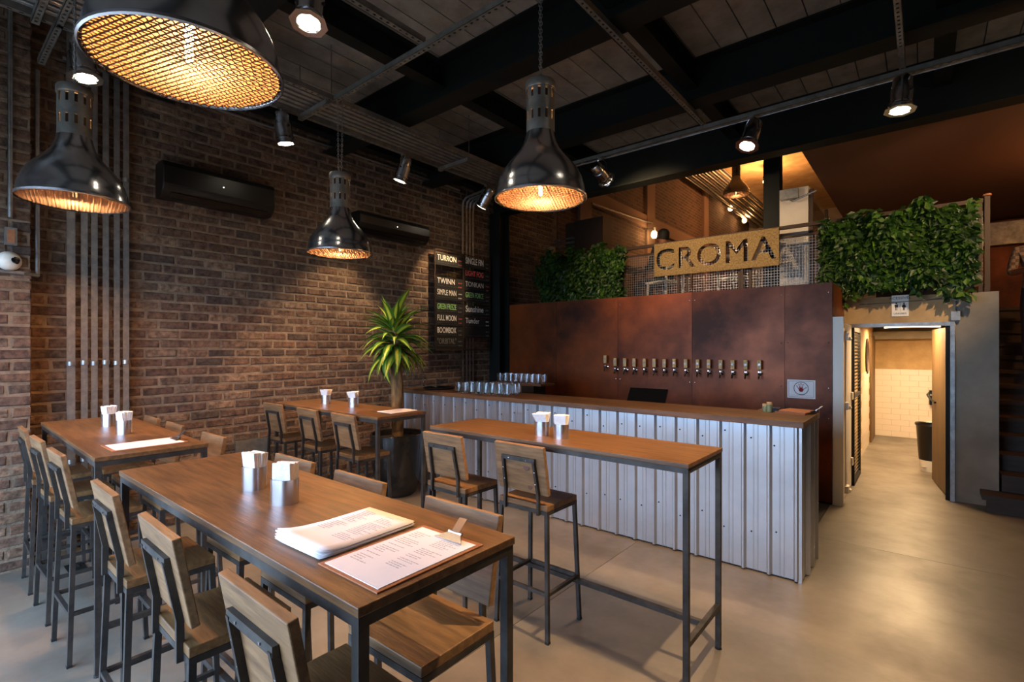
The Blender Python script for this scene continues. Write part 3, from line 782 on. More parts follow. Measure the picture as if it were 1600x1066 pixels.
# ------------------------------------------------------------------ track spotlights
def spot(mount, target, label, power=P_SPOT, cone=62, blend=.55, drop=.15):
    mount = Vector(mount); hd = mount - Vector((0, 0, drop)); d = (Vector(target) - hd).normalized()
    t = thing('track_spotlight', label, 'spotlight', mount, group='chrome rail spotlights')
    R = (d).to_track_quat('-Z', 'Y').to_matrix().to_4x4(); T = Matrix.Translation((0, 0, -drop)) @ R
    sx = (R @ Vector((1, 0, 0)))
    T = T @ Matrix.Scale(1.45, 4)
    MB().lathe([(0, .085), (.03, .085), (.042, .07), (.042, .02), (.048, .015), (.048, -.03), (.044, -.075), (.046, -.08), (.046, -.088), (.041, -.088), (.04, -.02), (0, -.015)], 24, T).build('can', 'brushed_steel', t, True)
    MB().lathe([(.043, -.052), (.052, -.056), (.052, -.062), (.043, -.066)], 24, T).build('clamp_ring', 'chrome', t, True)
    m = MB(); q = 8
    for r0, z in ((.046, -.092), (.07, -.092)):
        for j in range(q): a = 2 * math.pi * (j + .5) / q; m.v.append(tuple(T @ Vector((r0 * math.cos(a), r0 * math.sin(a), z))))
    for j in range(q): m.f.append((j, (j + 1) % q, q + (j + 1) % q, q + j))
    o = m.build('barn_door', 'brushed_steel', t); so = o.modifiers.new('t', 'SOLIDIFY'); so.thickness = .002
    MB().lathe([(0, -.078), (.041, -.078)], 20, T).build('lens', 'lamp_glow', t)
    y = MB(); p0 = Vector((0, 0, -.012))
    h = Vector((0, 0, -drop))
    y.tube([h + sx * .075, h + sx * .075 + Vector((0, 0, drop * .55)), p0 + sx * .02, p0 - sx * .02, h - sx * .075 + Vector((0, 0, drop * .55)), h - sx * .075], .004, 6).build('yoke', 'chrome', t)
    MB().box(-.02, .02, -.02, .02, -.018, 0).build('mount', 'strut_steel', t)
    for s_ in (-1, 1): MB().lathe([(0, 0), (.009, 0), (.009, .01), (0, .012)], 10, Matrix.Translation(h + sx * s_ * .07) @ (sx * s_).to_track_quat('Z', 'X').to_matrix().to_4x4()).build('knob', 'black_matte', t)
    loc = T @ Vector((0, 0, -.1))
    add_light('SPOT', 'spot_light', loc, power, WARM, t, size=.025, spot=math.radians(cone), blend=blend, aim=loc + d)
spot((-4.19, .72, ZT), (-3.9, 1.0, 1.0), 'spotlight at the far left above the pipes and left table')
spot((-4.19, 2.03, ZT), (-4.25, 2.5, 1.0), 'spotlight on the wall rail left of the far pendant lamp')
spot((-4.19, 3.30, ZT), (-4.75, 3.0, 1.6), 'spotlight on the wall rail above the second air conditioner')
spot((-4.19, 4.58, ZT), (-5.05, 4.55, 2.3), 'spotlight on the wall rail aimed at the menu board', P_SPOT * .7, 50)
spot((-2.62, 1.42, ZT + .04), (-2.3, 1.1, 1.0), 'spotlight at the top centre left, its lens facing the camera', P_SPOT * .6)
spot((-2.66, YE, ZT), (-2.5, 6.74, 2.5), 'leftmost spotlight on the rail before the mezzanine, beside the bar table lamp', P_SPOT * 1.15, 100, .8)
spot((-1.16, YE - .02, ZT), (-1.75, 3.6, .6), 'middle spotlight on the rail before the mezzanine')
spot((-.13, YE - .06, ZT), (-.35, 4.3, 0), 'rightmost spotlight on the rail before the mezzanine', P_SPOT * .3)
spot((.95, YE, ZT), (-.25, 6.7, 2.6), 'spotlight on the rail beyond the right edge, aimed at the large plant panel', P_SPOT * 1.3, 58)
spot((-.19, YA - .1, ZT), (-1.2, 2.3, .4), 'spotlight on the lamp channel at the right, out of the picture', P_SPOT * 3.0, 70)

# ------------------------------------------------------------------ bar counter
bar = thing('bar_counter', 'long bar with a wooden counter and corrugated metal front', 'bar', (0, 0, 0))
X0, X1, Y0, BZ = -4.78, -0.60, 3.68, 1.07
bevel(MB().box(X0, X1, Y0, 4.185, BZ - .042, BZ).build('counter_top', 'counter_wood', bar), .004)
bevel(MB().box(-1.0, X1, 4.187, 4.32, BZ - .042, BZ).build('counter_return', 'counter_wood', bar), .004)
def corr(L, per=.164, off=0.0):
    pts = []; t = -off
    while t < L:
        for a, d in ((0, 0), (.020, 0), (.032, .026), (.044, .026), (.056, 0), (.098, 0), (.1, .003), (.104, .003), (.106, 0), (.124, 0), (.126, .003), (.130, .003), (.132, 0)):
            if 0 <= t + a <= L: pts.append((t + a, d))
        t += per
    return [(0, 0)] + pts + [(L, 0)]
def sheet(m, pts, org, du, dn, z0, z1, th=.004):
    k = len(m.v); n = len(pts); org, du, dn = Vector(org), Vector(du), Vector(dn)
    for z in (z0, z1):
        for a, d in pts: m.v.append(tuple(org + du * a + dn * d + Vector((0, 0, z))))
    for i in range(n - 1): m.f.append((k + i, k + i + 1, k + n + i + 1, k + n + i))
XS = X1 - .022
m = MB(); pts = corr(XS - (X0 + .02), off=.03); sheet(m, [(a, d) for a, d in pts], (X0 + .02, 3.745, 0), (1, 0, 0), (0, -1, 0), .012, BZ - .043)
m.build('corrugated_front', 'corrugated', bar)
m = MB(); sheet(m, corr(.56, off=.05), (XS, 3.745, 0), (0, 1, 0), (1, 0, 0), .012, BZ - .043); m.build('corrugated_end', 'corrugated', bar)
MB().box(XS - .02, XS + .002, 3.737, 3.757, .0, BZ - .043).build('corner_trim', 'corrugated', bar)
MB().box(X0 + .03, XS - .03, 3.76, 4.15, 0.0, BZ - .05).build('carcass', 'black_matte', bar)
sm = MB().lathe([(.006, 0), (.006, .004), (0, .005)], 6, Matrix.Rotation(math.pi / 2, 4, 'X')).mesh('screw', 'black_matte')
for k in range(24):
    for z in (.3, .93):
        x = X0 + .02 - .03 + .164 * (k + 1) + .08 + random.uniform(-.012, .012)
        if x < XS - .02: mobj('screw', sm, bar, (x, 3.744, z + random.uniform(-.05, .05)))
MB().box(XS - .03, XS, 4.2, 4.31, 0, BZ - .043).build('end_post', 'black_matte', bar)
# worktop behind, slightly lower
t = thing('back_worktop', 'pale worktop strip running behind the bar counter', 'worktop', (0, 0, 0))
MB().box(-3.9, -1.0, 4.19, 4.6, .93, .96).build('top', 'plaster_white', t); MB().box(-3.88, -1.02, 4.25, 4.55, 0, .93).build('base', 'black_matte', t)
# shelf with glasses, dark tray, faucet
sh = thing('glass_shelf', 'raised wooden shelf behind the bar carrying a row of glasses', 'shelf', (-3.75, 4.82, 0))
MB().box(-.45, .32, -.14, .14, 1.10, 1.125).build('shelf_board', 'counter_wood', sh); MB().box(-.43, .2, -.12, .12, 0, 1.10).build('support', 'black_matte', sh)
gme = MB().lathe([(0, 0), (.029, 0), (.033, .014), (.036, .105), (.0345, .105), (.031, .016), (0, .013)], 16).mesh('drinking_glass', 'glass', True)
def glass(x, y, z, label, grp):
    o = mobj('drinking_glass', gme, None, (x, y, z)); tag(o, label, 'glass', grp)
for i in range(3):
    for j in range(8):
        glass(-3.90 + j * .088 + (i % 2) * .03, 3.80 + i * .1 + random.uniform(-.01, .01) + j * .012, BZ, 'clear tumbler in the crowd of glasses on the bar counter', 'tumblers on the bar counter')
for j in range(8):
    for i in range(2):
        glass(-4.13 + j * .085 + i * .02, 4.76 + i * .1, 1.125, 'clear tumbler on the raised shelf behind the bar', 'tumblers on the raised shelf')
p = atz(686, 606, BZ)
t = thing('serving_tray', 'flat black serving tray at the left end of the bar', 'tray', (p.x + .12, 3.97, BZ))
MB().lathe([(0, .0), (.17, 0), (.185, .016), (.18, .018), (.166, .006), (0, .006)], 36).build('dish', 'black_gloss', t, True)
MB().lathe([(.186, .014), (.19, .018), (.186, .021)], 36).build('rim', 'black_matte', t, True)
q = aty(645, 580, 4.1)
t = thing('faucet', 'slim chrome swan-neck faucet at the left end of the bar', 'faucet', (-4.72, 4.02, BZ))
MB().tube([(0, 0, 0), (0, 0, .22), (-.01, -.02, .245), (-.03, -.05, .25), (-.05, -.075, .24), (-.055, -.08, .215)], .008, 8).build('spout', 'chrome', t, True)
MB().lathe([(0, 0), (.022, 0), (.018, .02), (0, .02)], 14).build('base', 'chrome', t, True)
# tablet
t = thing('tablet', 'black touch-screen tablet tilted behind the bar counter', 'tablet', (-1.97, 4.32, .96), .05)
MB().obox(Matrix.Translation((0, .0, .11)) @ Matrix.Rotation(.95, 4, 'X'), .36, .24, .02).build('screen', 'black_gloss', t); MB().box(-.08, .08, .02, .14, 0, .05).build('stand', 'black_matte', t)
# jars, tin, clipboard at the right end
for k, (u, h) in enumerate(((1207, .058), (1214.5, .072))):
    p = atz(u, 642, BZ)
    t = thing('spice_jar', ['shorter', 'taller'][k] + ' green jar at the right end of the bar', 'jar', (p.x - .03, 4.11, BZ))
    MB().lathe([(0, 0), (.02, 0), (.021, .005), (.021, h - .02), (.018, h - .014)], 16).build('body', 'jar_green', t, True); MB().lathe([(.02, h - .016), (.02, h), (0, h)], 16).build('lid', 'tap_wood', t, True)
t = thing('card_box', 'small black box beside the green jars on the bar', 'box', (-.86, 4.13, BZ)); MB().box(-.025, .025, -.02, .02, 0, .03).build('box', 'black_matte', t); MB().box(-.027, .027, -.022, .022, .03, .036).build('lid', 'black_gloss', t)
t = thing('bar_clipboard', 'brown clipboards with a metal clip lying at the bar end', 'clipboard', (-.71, 4.2, BZ), -.25)
for i in range(3): MB().box(-.12, .09, -.13 + i * .006, .10 + i * .006, i * .006, i * .006 + .004).build('board', 'clipboard_wood', t)
k = clip(t, 'brushed_steel'); k.location = (.09, .0, .018); k.rotation_euler = (0, 0, -1.57)

# ------------------------------------------------------------------ beer taps
cxs = [107, 195, 281, 364, 455, 543, 633, 721, 823, 929, 1027, 1133, 1240, 1355, 1476]
ords = ['first, pulled-up', 'second', 'third', 'fourth', 'fifth', 'sixth', 'seventh', 'eighth', 'ninth', 'tenth', 'eleventh', 'twelfth', 'thirteenth', 'fourteenth', 'last, rightmost']
def make_tap():
    t = thing('beer_tap', '', 'tap', group='beer taps on the rust wall')
    MB().lathe([(0, 0), (.022, 0), (.022, .008), (.012, .012), (.012, .05), (0, .05)], 14, Matrix.Rotation(math.pi / 2, 4, 'X')).build('shank', 'chrome', t, True)
    MB().tube([(0, -.045, .02), (0, -.06, .0), (0, -.07, -.03), (0, -.085, -.055)], [.012, .013, .01, .008], 10).build('spout', 'chrome', t, True)
    MB().tube([(0, -.05, .01), (0, -.05, .05)], .006, 8).build('lever', 'chrome', t, True)
    h = MB().box(-.02, .02, -.063, -.037, .045, .145).build('handle', 'tap_wood', t); bevel(h, .003)
    MB().box(-.012, .012, -.065, -.063, .085, .108).build('badge', 'galvanised', h)
    return t
tap0 = make_tap()
for i, cxp in enumerate(cxs):
    t = tap0 if i == 0 else copy_tree(tap0)
    p = aty(930 + cxp / 5.714, 577, YR)
    t.location = (p.x, YR, 1.272 + (.035 if i == 0 else random.uniform(-.003, .003))); t['label'] = '%s beer tap from the left on the rust wall' % ords[i]
# hand poster
p0, p1 = aty(1230, 593, YR - .01), aty(1274, 624, YR - .01); w, h = (p1.x - p0.x), (p0.z - p1.z)
t = thing('wall_notice', 'white notice with a red hand print on the rust wall', 'notice', ((p0.x + p1.x) / 2, YR - .004, (p0.z + p1.z) / 2))
MB().box(-w / 2, w / 2, -.003, .003, -h / 2, h / 2).build('sheet', 'paper', t)
m = MB()
for a, b in (((-w / 2 + .015, -h / 2 + .015), (w / 2 - .015, -h / 2 + .015)), ((w / 2 - .015, -h / 2 + .015), (w / 2 - .015, h / 2 - .015)), ((w / 2 - .015, h / 2 - .015), (-w / 2 + .015, h / 2 - .015)), ((-w / 2 + .015, h / 2 - .015), (-w / 2 + .015, -h / 2 + .015))):
    m.bar((a[0], -.0035, a[1]), (b[0], -.0035, b[1]), .002)
m.build('border', 'ink_dark', t)
ring = [(math.cos(2 * math.pi * k / 32) * h * .34, -.0045, math.sin(2 * math.pi * k / 32) * h * .34 + .008) for k in range(33)]
MB().tube(ring, .0026, 4, cap=False).build('ring', 'ink_dark', t)
m = MB(); s_ = h / .16
m.lathe([(0, 0), (.018 * s_, 0)], 14, Matrix.Translation((0, -.0042, -.006 * s_)) @ Matrix.Rotation(math.pi / 2, 4, 'X'))
for x, z, x1, z1 in ((-.016, .0, -.034, .03), (-.009, .01, -.017, .045), (.0, .012, .0, .05), (.009, .01, .016, .044), (.014, -.004, .04, .016)):
    m.tube([(x * s_, -.0045, z * s_), (x1 * s_, -.0045, z1 * s_)], .0042 * s_, 6)
m.build('hand_print', 'ink_red', t)
m = MB()
for k in range(2): m.bar((-.04, -.0036, -.045 * s_ - .008 * k), (.04 - .01 * k, -.0036, -.045 * s_ - .008 * k), .0025)
m.bar((-w / 2 + .03, -.0036, -h / 2 + .03), (w / 2 - .03, -.0036, -h / 2 + .03), .0022)
m.build('small_print', 'ink', t, kind='stuff')

# ------------------------------------------------------------------ chalk menu boards
def board_row(t, y0, y1, z, h, txt, m, seed, size=.058, bold=0.0, price='chalk_dim'):
    b = MB().box(0, .006, y0, y1, z - h, z).build('slate', 'slate', t)
    if txt:
        me = text_mesh(txt, size, m, .0006, 'LEFT', bold=bold, sx=.9)
        o = mobj('lettering', me, b, (.0075, y0 + .02, z - h * .36), (math.pi / 2, 0, math.pi / 2))
        W = max(v.co.x for v in me.vertices) if me.vertices else 1
        if W > (y1 - y0) * .70: o.scale = ((y1 - y0) * .70 / W, 1, 1)
    r = random.Random(seed); mm = MB(); mp = MB()
    y = y0 + .035
    while y < y1 - .12:
        w = r.uniform(.012, .04); z_ = z - h * .78; mm.bar((.0072, y, z_ + r.uniform(-.004, .004)), (.0072, min(y + w, y1 - .1), z_ + r.uniform(-.004, .004)), r.uniform(.008, .014), .001); y += w + .012
    for zz in (.36, .74):
        y = y1 - .085
        while y < y1 - .02: w = r.uniform(.008, .014); mp.bar((.0072, y, z - h * zz - .008), (.0072, y + w * .4, z - h * zz + .008), .006, .001); y += w + .006
    mm.build('fine_print', 'chalk_dim', b, kind='stuff'); mp.build('price', price, b, kind='stuff')
XM = -4.955
A = atx(679, 388, XM); B = atx(724, 398, XM); D = atx(766, 408, XM); zb = atx(679, 548, XM).z
mb = thing('menu_board', 'hanging chalk menu with two columns of beer names on brick wall', 'menu board', (XM, 0, 0))
MB().box(-.004, .004, A.y, A.y + .012, zb, A.z).box(-.004, .004, B.y - .01, B.y + .01, zb, A.z).box(-.004, .004, D.y - .012, D.y, zb, A.z).box(-.004, .004, A.y, D.y, zb, zb + .015).box(-.004, .004, A.y, D.y, A.z - .01, A.z).build('frame', 'brown_metal', mb)
g = MB().box(-.003, .0, A.y, D.y, zb, A.z).build('acrylic_sheet', 'glass', mb)
rowL = [('TURRON', 396, 'chalk', 0, 'chalk_red'), ('TWINN', 432.5, 'chalk', 0, 'chalk_red'), ('SIMPLE MAN', 450.5, 'chalk', 0, 'chalk'), ('GREEN FREEZE', 473, 'chalk_green', 0, 'chalk_dim'), ('FULL MOON', 491, 'chalk', .0008, 'chalk_red'), ('BOOMBOX', 510.5, 'chalk', .0016, 'chalk_dim'), ('"ORBITAL"', 528, 'chalk_dim', 0, 'chalk_dim')]
rowR = [('SINGLE FIN', 401.5, 'chalk', .0018, 'chalk_dim'), ('LIGHT FOG', 421, 'chalk_red', .0014, 'chalk_dim'), ('TONKAN', 438, 'chalk', 0, 'chalk_red'), ('GREEN FORCE', 455, 'chalk_green', 0, 'chalk_dim'), ('Sunshine', 477, 'chalk', .0006, 'chalk_dim'), ('Tunder', 495.5, 'chalk', 0, 'chalk'), ('', 512, 'chalk_dim', 0, 'chalk_dim')]
for i, (tx, v, m_, bd, pc_) in enumerate(rowL):
    z = atx(681, v - 1, XM).z; board_row(mb, A.y + .02, B.y - .015, z, .15, tx, m_, i, .105, bd, pc_)
for i, (tx, v, m_, bd, pc_) in enumerate(rowR):
    z = atx(727, v, XM).z; board_row(mb, B.y + .015, D.y - .02, z, .145, tx, m_, 30 + i, .125 if tx in ('Sunshine', 'SINGLE FIN') else .105, bd, pc_)

# ------------------------------------------------------------------ potted dracaena
PX, PY = -4.33, 3.33
pl = thing('potted_dracaena', 'tall dracaena with striped leaves in a glossy black pot', 'plant', (PX, PY, 0))
MB().lathe([(0, 0), (.17, 0), (.2, .03), (.235, .14), (.27, .34), (.285, .54), (.285, .64), (.275, .65), (.262, .64), (.26, .58), (0, .58)], 40).build('pot', 'pot_glaze', pl, True)
MB().lathe([(0, .592), (.26, .585)], 24).build('soil', 'soil', pl)
tp = [(0.0, 0, .5), (.005, 0, .8), (-.01, .005, 1.15), (-.03, .0, 1.45), (-.06, 0, 1.78)]
MB().tube(tp, [.07, .066, .064, .062, .055], 16).build('trunk', 'bark', pl, True)
def leaf_mesh(L, W, droop, seed):
    n = 11; v = []; uv = []
    for i in range(n):
        s = i / (n - 1); th = droop * s ** 1.3
        x = L * (math.sin(th) / droop if droop > .01 else s); z = L * ((1 - math.cos(th)) / droop if droop > .01 else 0)
        w = W * (math.sin(math.pi * min(1, .12 + s * .88)) ** .7) * (1 if s < .6 else max(.02, 1 - ((s - .6) / .4) ** 1.7))
        for k, ww in ((0, -1), (1, 0), (2, 1)):
            v.append((x, ww * w / 2, -z - (abs(ww) * -.18 * w))); uv.append((k / 2, s))
    f = [(i * 3 + k, i * 3 + k + 1, i * 3 + k + 4, i * 3 + k + 3) for i in range(n - 1) for k in range(2)]
    me = bpy.data.meshes.new('leaf'); me.from_pydata(v, [], f); me.materials.append(MATS['dracaena_leaf'])
    ul = me.uv_layers.new(name='UVMap')
    for lp in me.loops: ul.data[lp.index].uv = uv[lp.vertex_index]
    me.polygons.foreach_set('use_smooth', [True] * len(me.polygons)); return me
LM = [leaf_mesh(random.uniform(.38, .48), random.uniform(.075, .10), d, i) for i, d in enumerate((.5, .9, 1.3, 1.7, 2.1, 2.5))]
for i in range(84):
    k = i / 83; az = i * 2.399963
    el = math.radians(74 - 88 * k ** .8 + random.uniform(-14, 14))
    z = 1.80 - .34 * k + random.uniform(-.03, .03)
    me = LM[min(5, int((.2 + k * .5) * 6 * random.uniform(.6, 1.1)))]
    o = mobj('leaf', me, pl, (math.cos(az) * .03 - .055, math.sin(az) * .03, z), (random.uniform(-.35, .35), -el, az))
    sc_ = random.uniform(.8, 1.08); 
    if math.cos(az) < -.3: sc_ *= .92
    o.scale = (sc_, sc_, sc_)

# ------------------------------------------------------------------ mezzanine railing, sign, planters
YM = 6.80
zr = aty(1050, 380, YM).z
rl = thing('mezzanine_railing', 'rusty steel railing with wire mesh along the mezzanine edge', 'railing', (0, YM, ZM))
hz = zr - ZM
xe = aty(1536, 305, YM).x
MB().box(XW + .1, xe, -.02, .02, hz - .02, hz + .02).build('handrail', 'brown_metal', rl)
MB().box(XW + .1, xe, -.012, .012, hz - .13, hz - .105).build('mid_rail', 'brown_metal', rl)
MB().box(XW + .1, xe, -.012, .012, .06, .085).build('bottom_rail', 'brown_metal', rl)
for x in (-4.9, -3.75, -2.62, -2.5, -1.83, -1.7, -.7, .0, xe - .02): MB().box(x - .015, x + .015, -.015, .015, 0, hz - .02).build('post', 'brown_metal', rl)
m = MB(); x = XW + .12
while x < xe: m.box(x - .002, x + .002, -.002, .002, .085, hz - .13); x += .034
z = .09
while z < hz - .13: m.box(XW + .1, xe, -.0035, .0005, z - .002, z + .002); z += .034
m.build('wire_mesh', 'galvanised', rl, kind='stuff')
# corner post and stair rail
t = thing('corner_post', 'rusty square corner post where the mezzanine railing meets the stairs', 'post', (xe + .03, YM, ZM))
MB().box(-.02, .02, -.02, .02, 0, hz + .04).build('post', 'brown_metal', t); MB().lathe([(0, hz + .04), (.034, hz + .04), (.03, hz + .06), (0, hz + .065)], 14).build('cap', 'clipboard_wood', t)
MB().bar((0, 0, hz), (0, 2.4, hz), .04).bar((0, 0, .1), (0, 2.4, .1), .025).build('side_rail', 'brown_metal', t)
# sign
S = [aty(u, v, YM - .06) for u, v in ((1022, 381), (1218, 356), (1218, 413), (1022, 435))]
sw = S[1].x - S[0].x; shh = ((S[0].z - S[3].z) + (S[1].z - S[2].z)) / 2; sc0 = ((S[0].x + S[1].x) / 2, YM - .06, (S[0].z + S[1].z + S[2].z + S[3].z) / 4)
cu = bpy.data.curves.new('sign_text', 'FONT'); cu.body = 'CROMA'; cu.size = shh * .92; cu.align_x = 'CENTER'; cu.align_y = 'CENTER'; cu.space_character = 1.12
to = bpy.data.objects.new('sign_text', cu); C.objects.link(to)
bpy.context.view_layer.objects.active = to; to.select_set(True); bpy.ops.object.convert(target='CURVE'); to = bpy.context.view_layer.objects.active; to.select_set(False)
cv = to.data; cv.dimensions = '2D'
xs_ = [p.co.x for s in cv.splines for p in s.bezier_points]; ys_ = [p.co.y for s in cv.splines for p in s.bezier_points]
mx, my = (max(xs_) + min(xs_)) / 2, (max(ys_) + min(ys_)) / 2; kx = sw * .945 / (max(xs_) - min(xs_)); ky = shh * .60 / (max(ys_) - min(ys_))
for s in cv.splines:
    for p in s.bezier_points:
        for at in ('handle_left', 'handle_right', 'co'):
            c0 = getattr(p, at); setattr(p, at, ((c0.x - mx) * kx, (c0.y - my) * ky, 0))
sp_ = cv.splines.new('POLY'); sp_.points.add(3)
for p, (x, y) in zip(sp_.points, ((-sw / 2, -shh / 2), (sw / 2, -shh / 2), (sw / 2, shh / 2), (-sw / 2, shh / 2))): p.co = (x, y, 0, 1)
sp_.use_cyclic_u = True
cv.fill_mode = 'BOTH'; cv.extrude = .008; cv.offset = -.005
dg = bpy.context.evaluated_depsgraph_get(); sme = bpy.data.meshes.new_from_object(to.evaluated_get(dg)); bpy.data.objects.remove(to)
sme.materials.clear(); sme.materials.append(MATS['sign_gold'])
t = thing('croma_sign', 'gold rectangular sign with cut-out letters hung on the mezzanine railing', 'sign', sc0)
t.name = 'letter_sign'
mobj('sign_plate', sme, t, (0, 0, 0), (math.pi / 2, 0, 0))
MB().box(-sw * .18, -sw * .18 + .02, .012, .03, -shh / 2 - .2, shh / 2).box(sw * .22, sw * .22 + .03, .012, .03, -shh / 2 - .3, shh / 2).build('bracket', 'brown_metal', t)
# living green panels
def greenery(name, x0, x1, y, z0, z1, nleaf, label, size, seed, trail):
    r = random.Random(seed)
    t = thing(name, label, 'plants', ((x0 + x1) / 2, y, z0))
    MB().box(x0 - (x0 + x1) / 2 + .06, x1 - (x0 + x1) / 2 - .06, .0, .05, .04, z1 - z0 - .06).build('planter_box', 'black_matte', t)
    m = MB(); w = x1 - x0
    for i in range(nleaf):
        x = r.uniform(-w / 2, w / 2); zz = r.uniform(-.04, z1 - z0 + .03 + .05 * math.sin(x * 13 + seed) + .04 * math.sin(x * 31)); edge = .16 * math.sin(x * 9 + 2) * math.sin(x * 4.3 + zz * 5)
        d = .05 + .10 * r.random() + .09 * math.sin(x * 11 + seed) * math.sin(zz * 8 + x * 3) + max(0, edge) * .2
        if r.random() < trail and abs(x + (x0 + x1) / 2 + .23) > .16: zz = -r.uniform(0, .22) * abs(math.sin(x * 6.1 + 1.3)) ; d = .06 + .06 * r.random()
        p = Vector((x, -d, zz)); a = r.uniform(0, 6.28); L = size * r.uniform(.6, 1.25)
        dr = Vector((math.cos(a) * .7, -.9 * r.random() + .1, -abs(math.sin(a)) - .15 + r.uniform(-.3, .5))).normalized()
        sd = dr.cross(Vector((r.uniform(-.9, .9), -1, r.uniform(-.9, .9)))).normalized() * L * .30; nn = sd.cross(dr).normalized() * L * .08
        k = len(m.v)
        m.v += [tuple(p), tuple(p + dr * L * .45 + sd + nn), tuple(p + dr * L), tuple(p + dr * L * .45 - sd + nn)]
        m.f += [(k, k + 1, k + 2), (k, k + 2, k + 3)]
    m.build('foliage', 'ivy', t, kind='stuff')
greenery('hanging_ivy', aty(849, 400, YM - .1).x, aty(979, 400, YM - .1).x, YM - .10, 2.26, aty(900, 396, YM - .1).z, 5200, 'leafy green plant panel on the left of the mezzanine railing', .075, 3, 0)
greenery('hanging_ivy', aty(1286, 400, YM - .15).x, aty(1522, 340, YM - .15).x, YM - .11, 2.24, aty(1400, 335, YM - .15).z, 7600, 'large leafy plant panel spilling over the corridor doorway', .085, 5, .035)

# ------------------------------------------------------------------ doorway fittings
p0, p1 = aty(1393, 462, 6.73), aty(1420, 494, 6.73); w, h = p1.x - p0.x, p0.z - p1.z
t = thing('restroom_sign', 'white restroom sign with two figures above the corridor doorway', 'sign', ((p0.x + p1.x) / 2, 6.736, (p0.z + p1.z) / 2))
bevel(MB().box(-w / 2, w / 2, -.006, .002, -h / 2, h / 2).build('plate', 'white_plastic', t), .002)
for tx, z, sz in (('ACESS\u00cdVEL', h * .36, h * .155), ('UNISSEX', -h * .37, h * .11)):
    me = text_mesh(tx, sz, 'ink_dark', .0004, sx=1.15); mobj('lettering', me, t, (0, -.0068, z), (math.pi / 2, 0, 0))
MB().box(-w / 2, w / 2, -.0066, -.006, h * .2, h * .206).box(-.001, .001, -.0066, -.006, -h * .26, h * .18).build('rule', 'ink_dark', t)
for sx in (-1, 1):
    m = MB(); X = sx * w * .22; k = h / .27
    m.lathe([(0, 0), (.010 * k, 0)], 12, Matrix.Translation((X, -.0068, .03 * k)) @ Matrix.Rotation(math.pi / 2, 4, 'X'))
    if sx < 0: m.poly([(X - .018 * k, -.0068, .017 * k), (X + .018 * k, -.0068, .017 * k), (X + .016 * k, -.0068, -.02 * k), (X - .016 * k, -.0068, -.02 * k)])
    else: m.poly([(X - .012 * k, -.0068, .017 * k), (X + .012 * k, -.0068, .017 * k), (X + .022 * k, -.0068, -.022 * k), (X - .022 * k, -.0068, -.022 * k)])
    for s_ in (-1, 1): m.poly([(X + s_ * .002 * k, -.0068, -.02 * k), (X + s_ * .009 * k, -.0068, -.02 * k), (X + s_ * .009 * k, -.0068, -.058 * k), (X + s_ * .002 * k, -.0068, -.058 * k)])
    m.build('figure', 'ink_dark', t)
# steel door frame, conduit and boxes
t = thing('door_frame', 'grey steel frame round the corridor doorway', 'door frame', (0, 6.74, 0))
MB().box(XC + .02, .235, -.02, .0, 1.775, 1.815).build('head', 'galvanised', t); MB().box(.2, .235, -.03, .05, 0, 1.815).build('jamb', 'galvanised', t); MB().box(.165, .2, .0, .05, 0, 1.775).build('stop', 'dark_steel', t)
t = thing('conduit_run', 'steel conduit with two junction boxes right of the restroom sign', 'conduit', (.24, 6.74, 0))
MB().tube([(0, -.02, 1.85), (0, -.02, 2.06)], .012, 8).tube([(-.02, -.02, 2.055), (-.8, -.02, 2.02)], .010, 8).build('pipe', 'galvanised', t)
for z in (1.87, 2.07): MB().box(-.035, .035, -.05, 0, z - .045, z + .045).build('junction_box', 'galvanised', t)
# open door leaf, pushed into the corridor
a, b = Vector((.20, 6.80, 0)), Vector((.085, 7.68, 0)); dd = (b - a); ln = dd.length
do = sroot('door_1', a); do.rotation_euler = (0, 0, math.atan2(dd.y, dd.x))
MB().box(0, ln, -.018, .018, .012, 1.76).build('leaf', 'door_wood', do)
MB().tube([(ln - .28, .03, .93), (ln - .2, .06, .96), (ln - .05, .065, 1.0), (ln + .02, .04, 1.02)], .012, 8).build('door_handle', 'dark_steel', do, True)
for z in (.25, 1.5): MB().tube([(0, .02, z), (0, .02, z + .09)], .009, 8).build('hinge', 'dark_steel', do)
# white cold-room door on the side of the rust box
t = thing('cold_room_door', 'cream insulated cold-room door on the side of the rust wall', 'door', (XC, 0, 0))
MB().box(0, .09, 5.815, 5.90, 0, 1.855).build('frame', 'white_plastic', t)
MB().box(.004, .075, 5.95, 6.66, .03, 1.80).build('leaf', 'plaster_white', t)
MB().tube([(.09, 5.965, .1), (.09, 5.965, 1.72)], .014, 8).build('latch_rod', 'white_plastic', t)
for z in (.14, .97, 1.66):
    hg = MB().box(.04, .12, 5.92, 6.02, z - .035, z + .035).build('hinge', 'white_plastic', t); MB().tube([(.12, 5.985, z - .02), (.12, 6.05, z - .02)], .018, 8).build('knuckle', 'white_plastic', hg)
for z in (.3, 1.02): MB().box(.075, .095, 6.60, 6.66, z - .04, z + .04).build('keeper', 'white_plastic', t)
# black slatted gate further in
t = thing('slatted_gate', 'narrow black slatted metal door at the left of the corridor', 'gate', (XC + .08, 7.12, 0))
MB().box(-.015, .015, -.36, -.33, 0, 1.78).box(-.015, .015, .33, .36, 0, 1.78).box(-.015, .015, -.33, .33, 0, .05).box(-.015, .015, -.33, .33, 1.73, 1.78).box(-.015, .015, -.33, .33, .98, 1.02).build('gate_frame', 'black_matte', t)
slm = MB().obox(Matrix.Rotation(.6, 4, 'Y'), .004, .66, .03).mesh('slat', 'dark_steel')
for k in range(42):
    z = .08 + k * .0395
    if abs(z - 1.0) > .03: mobj('slat', slm, t, (0, 0, z))
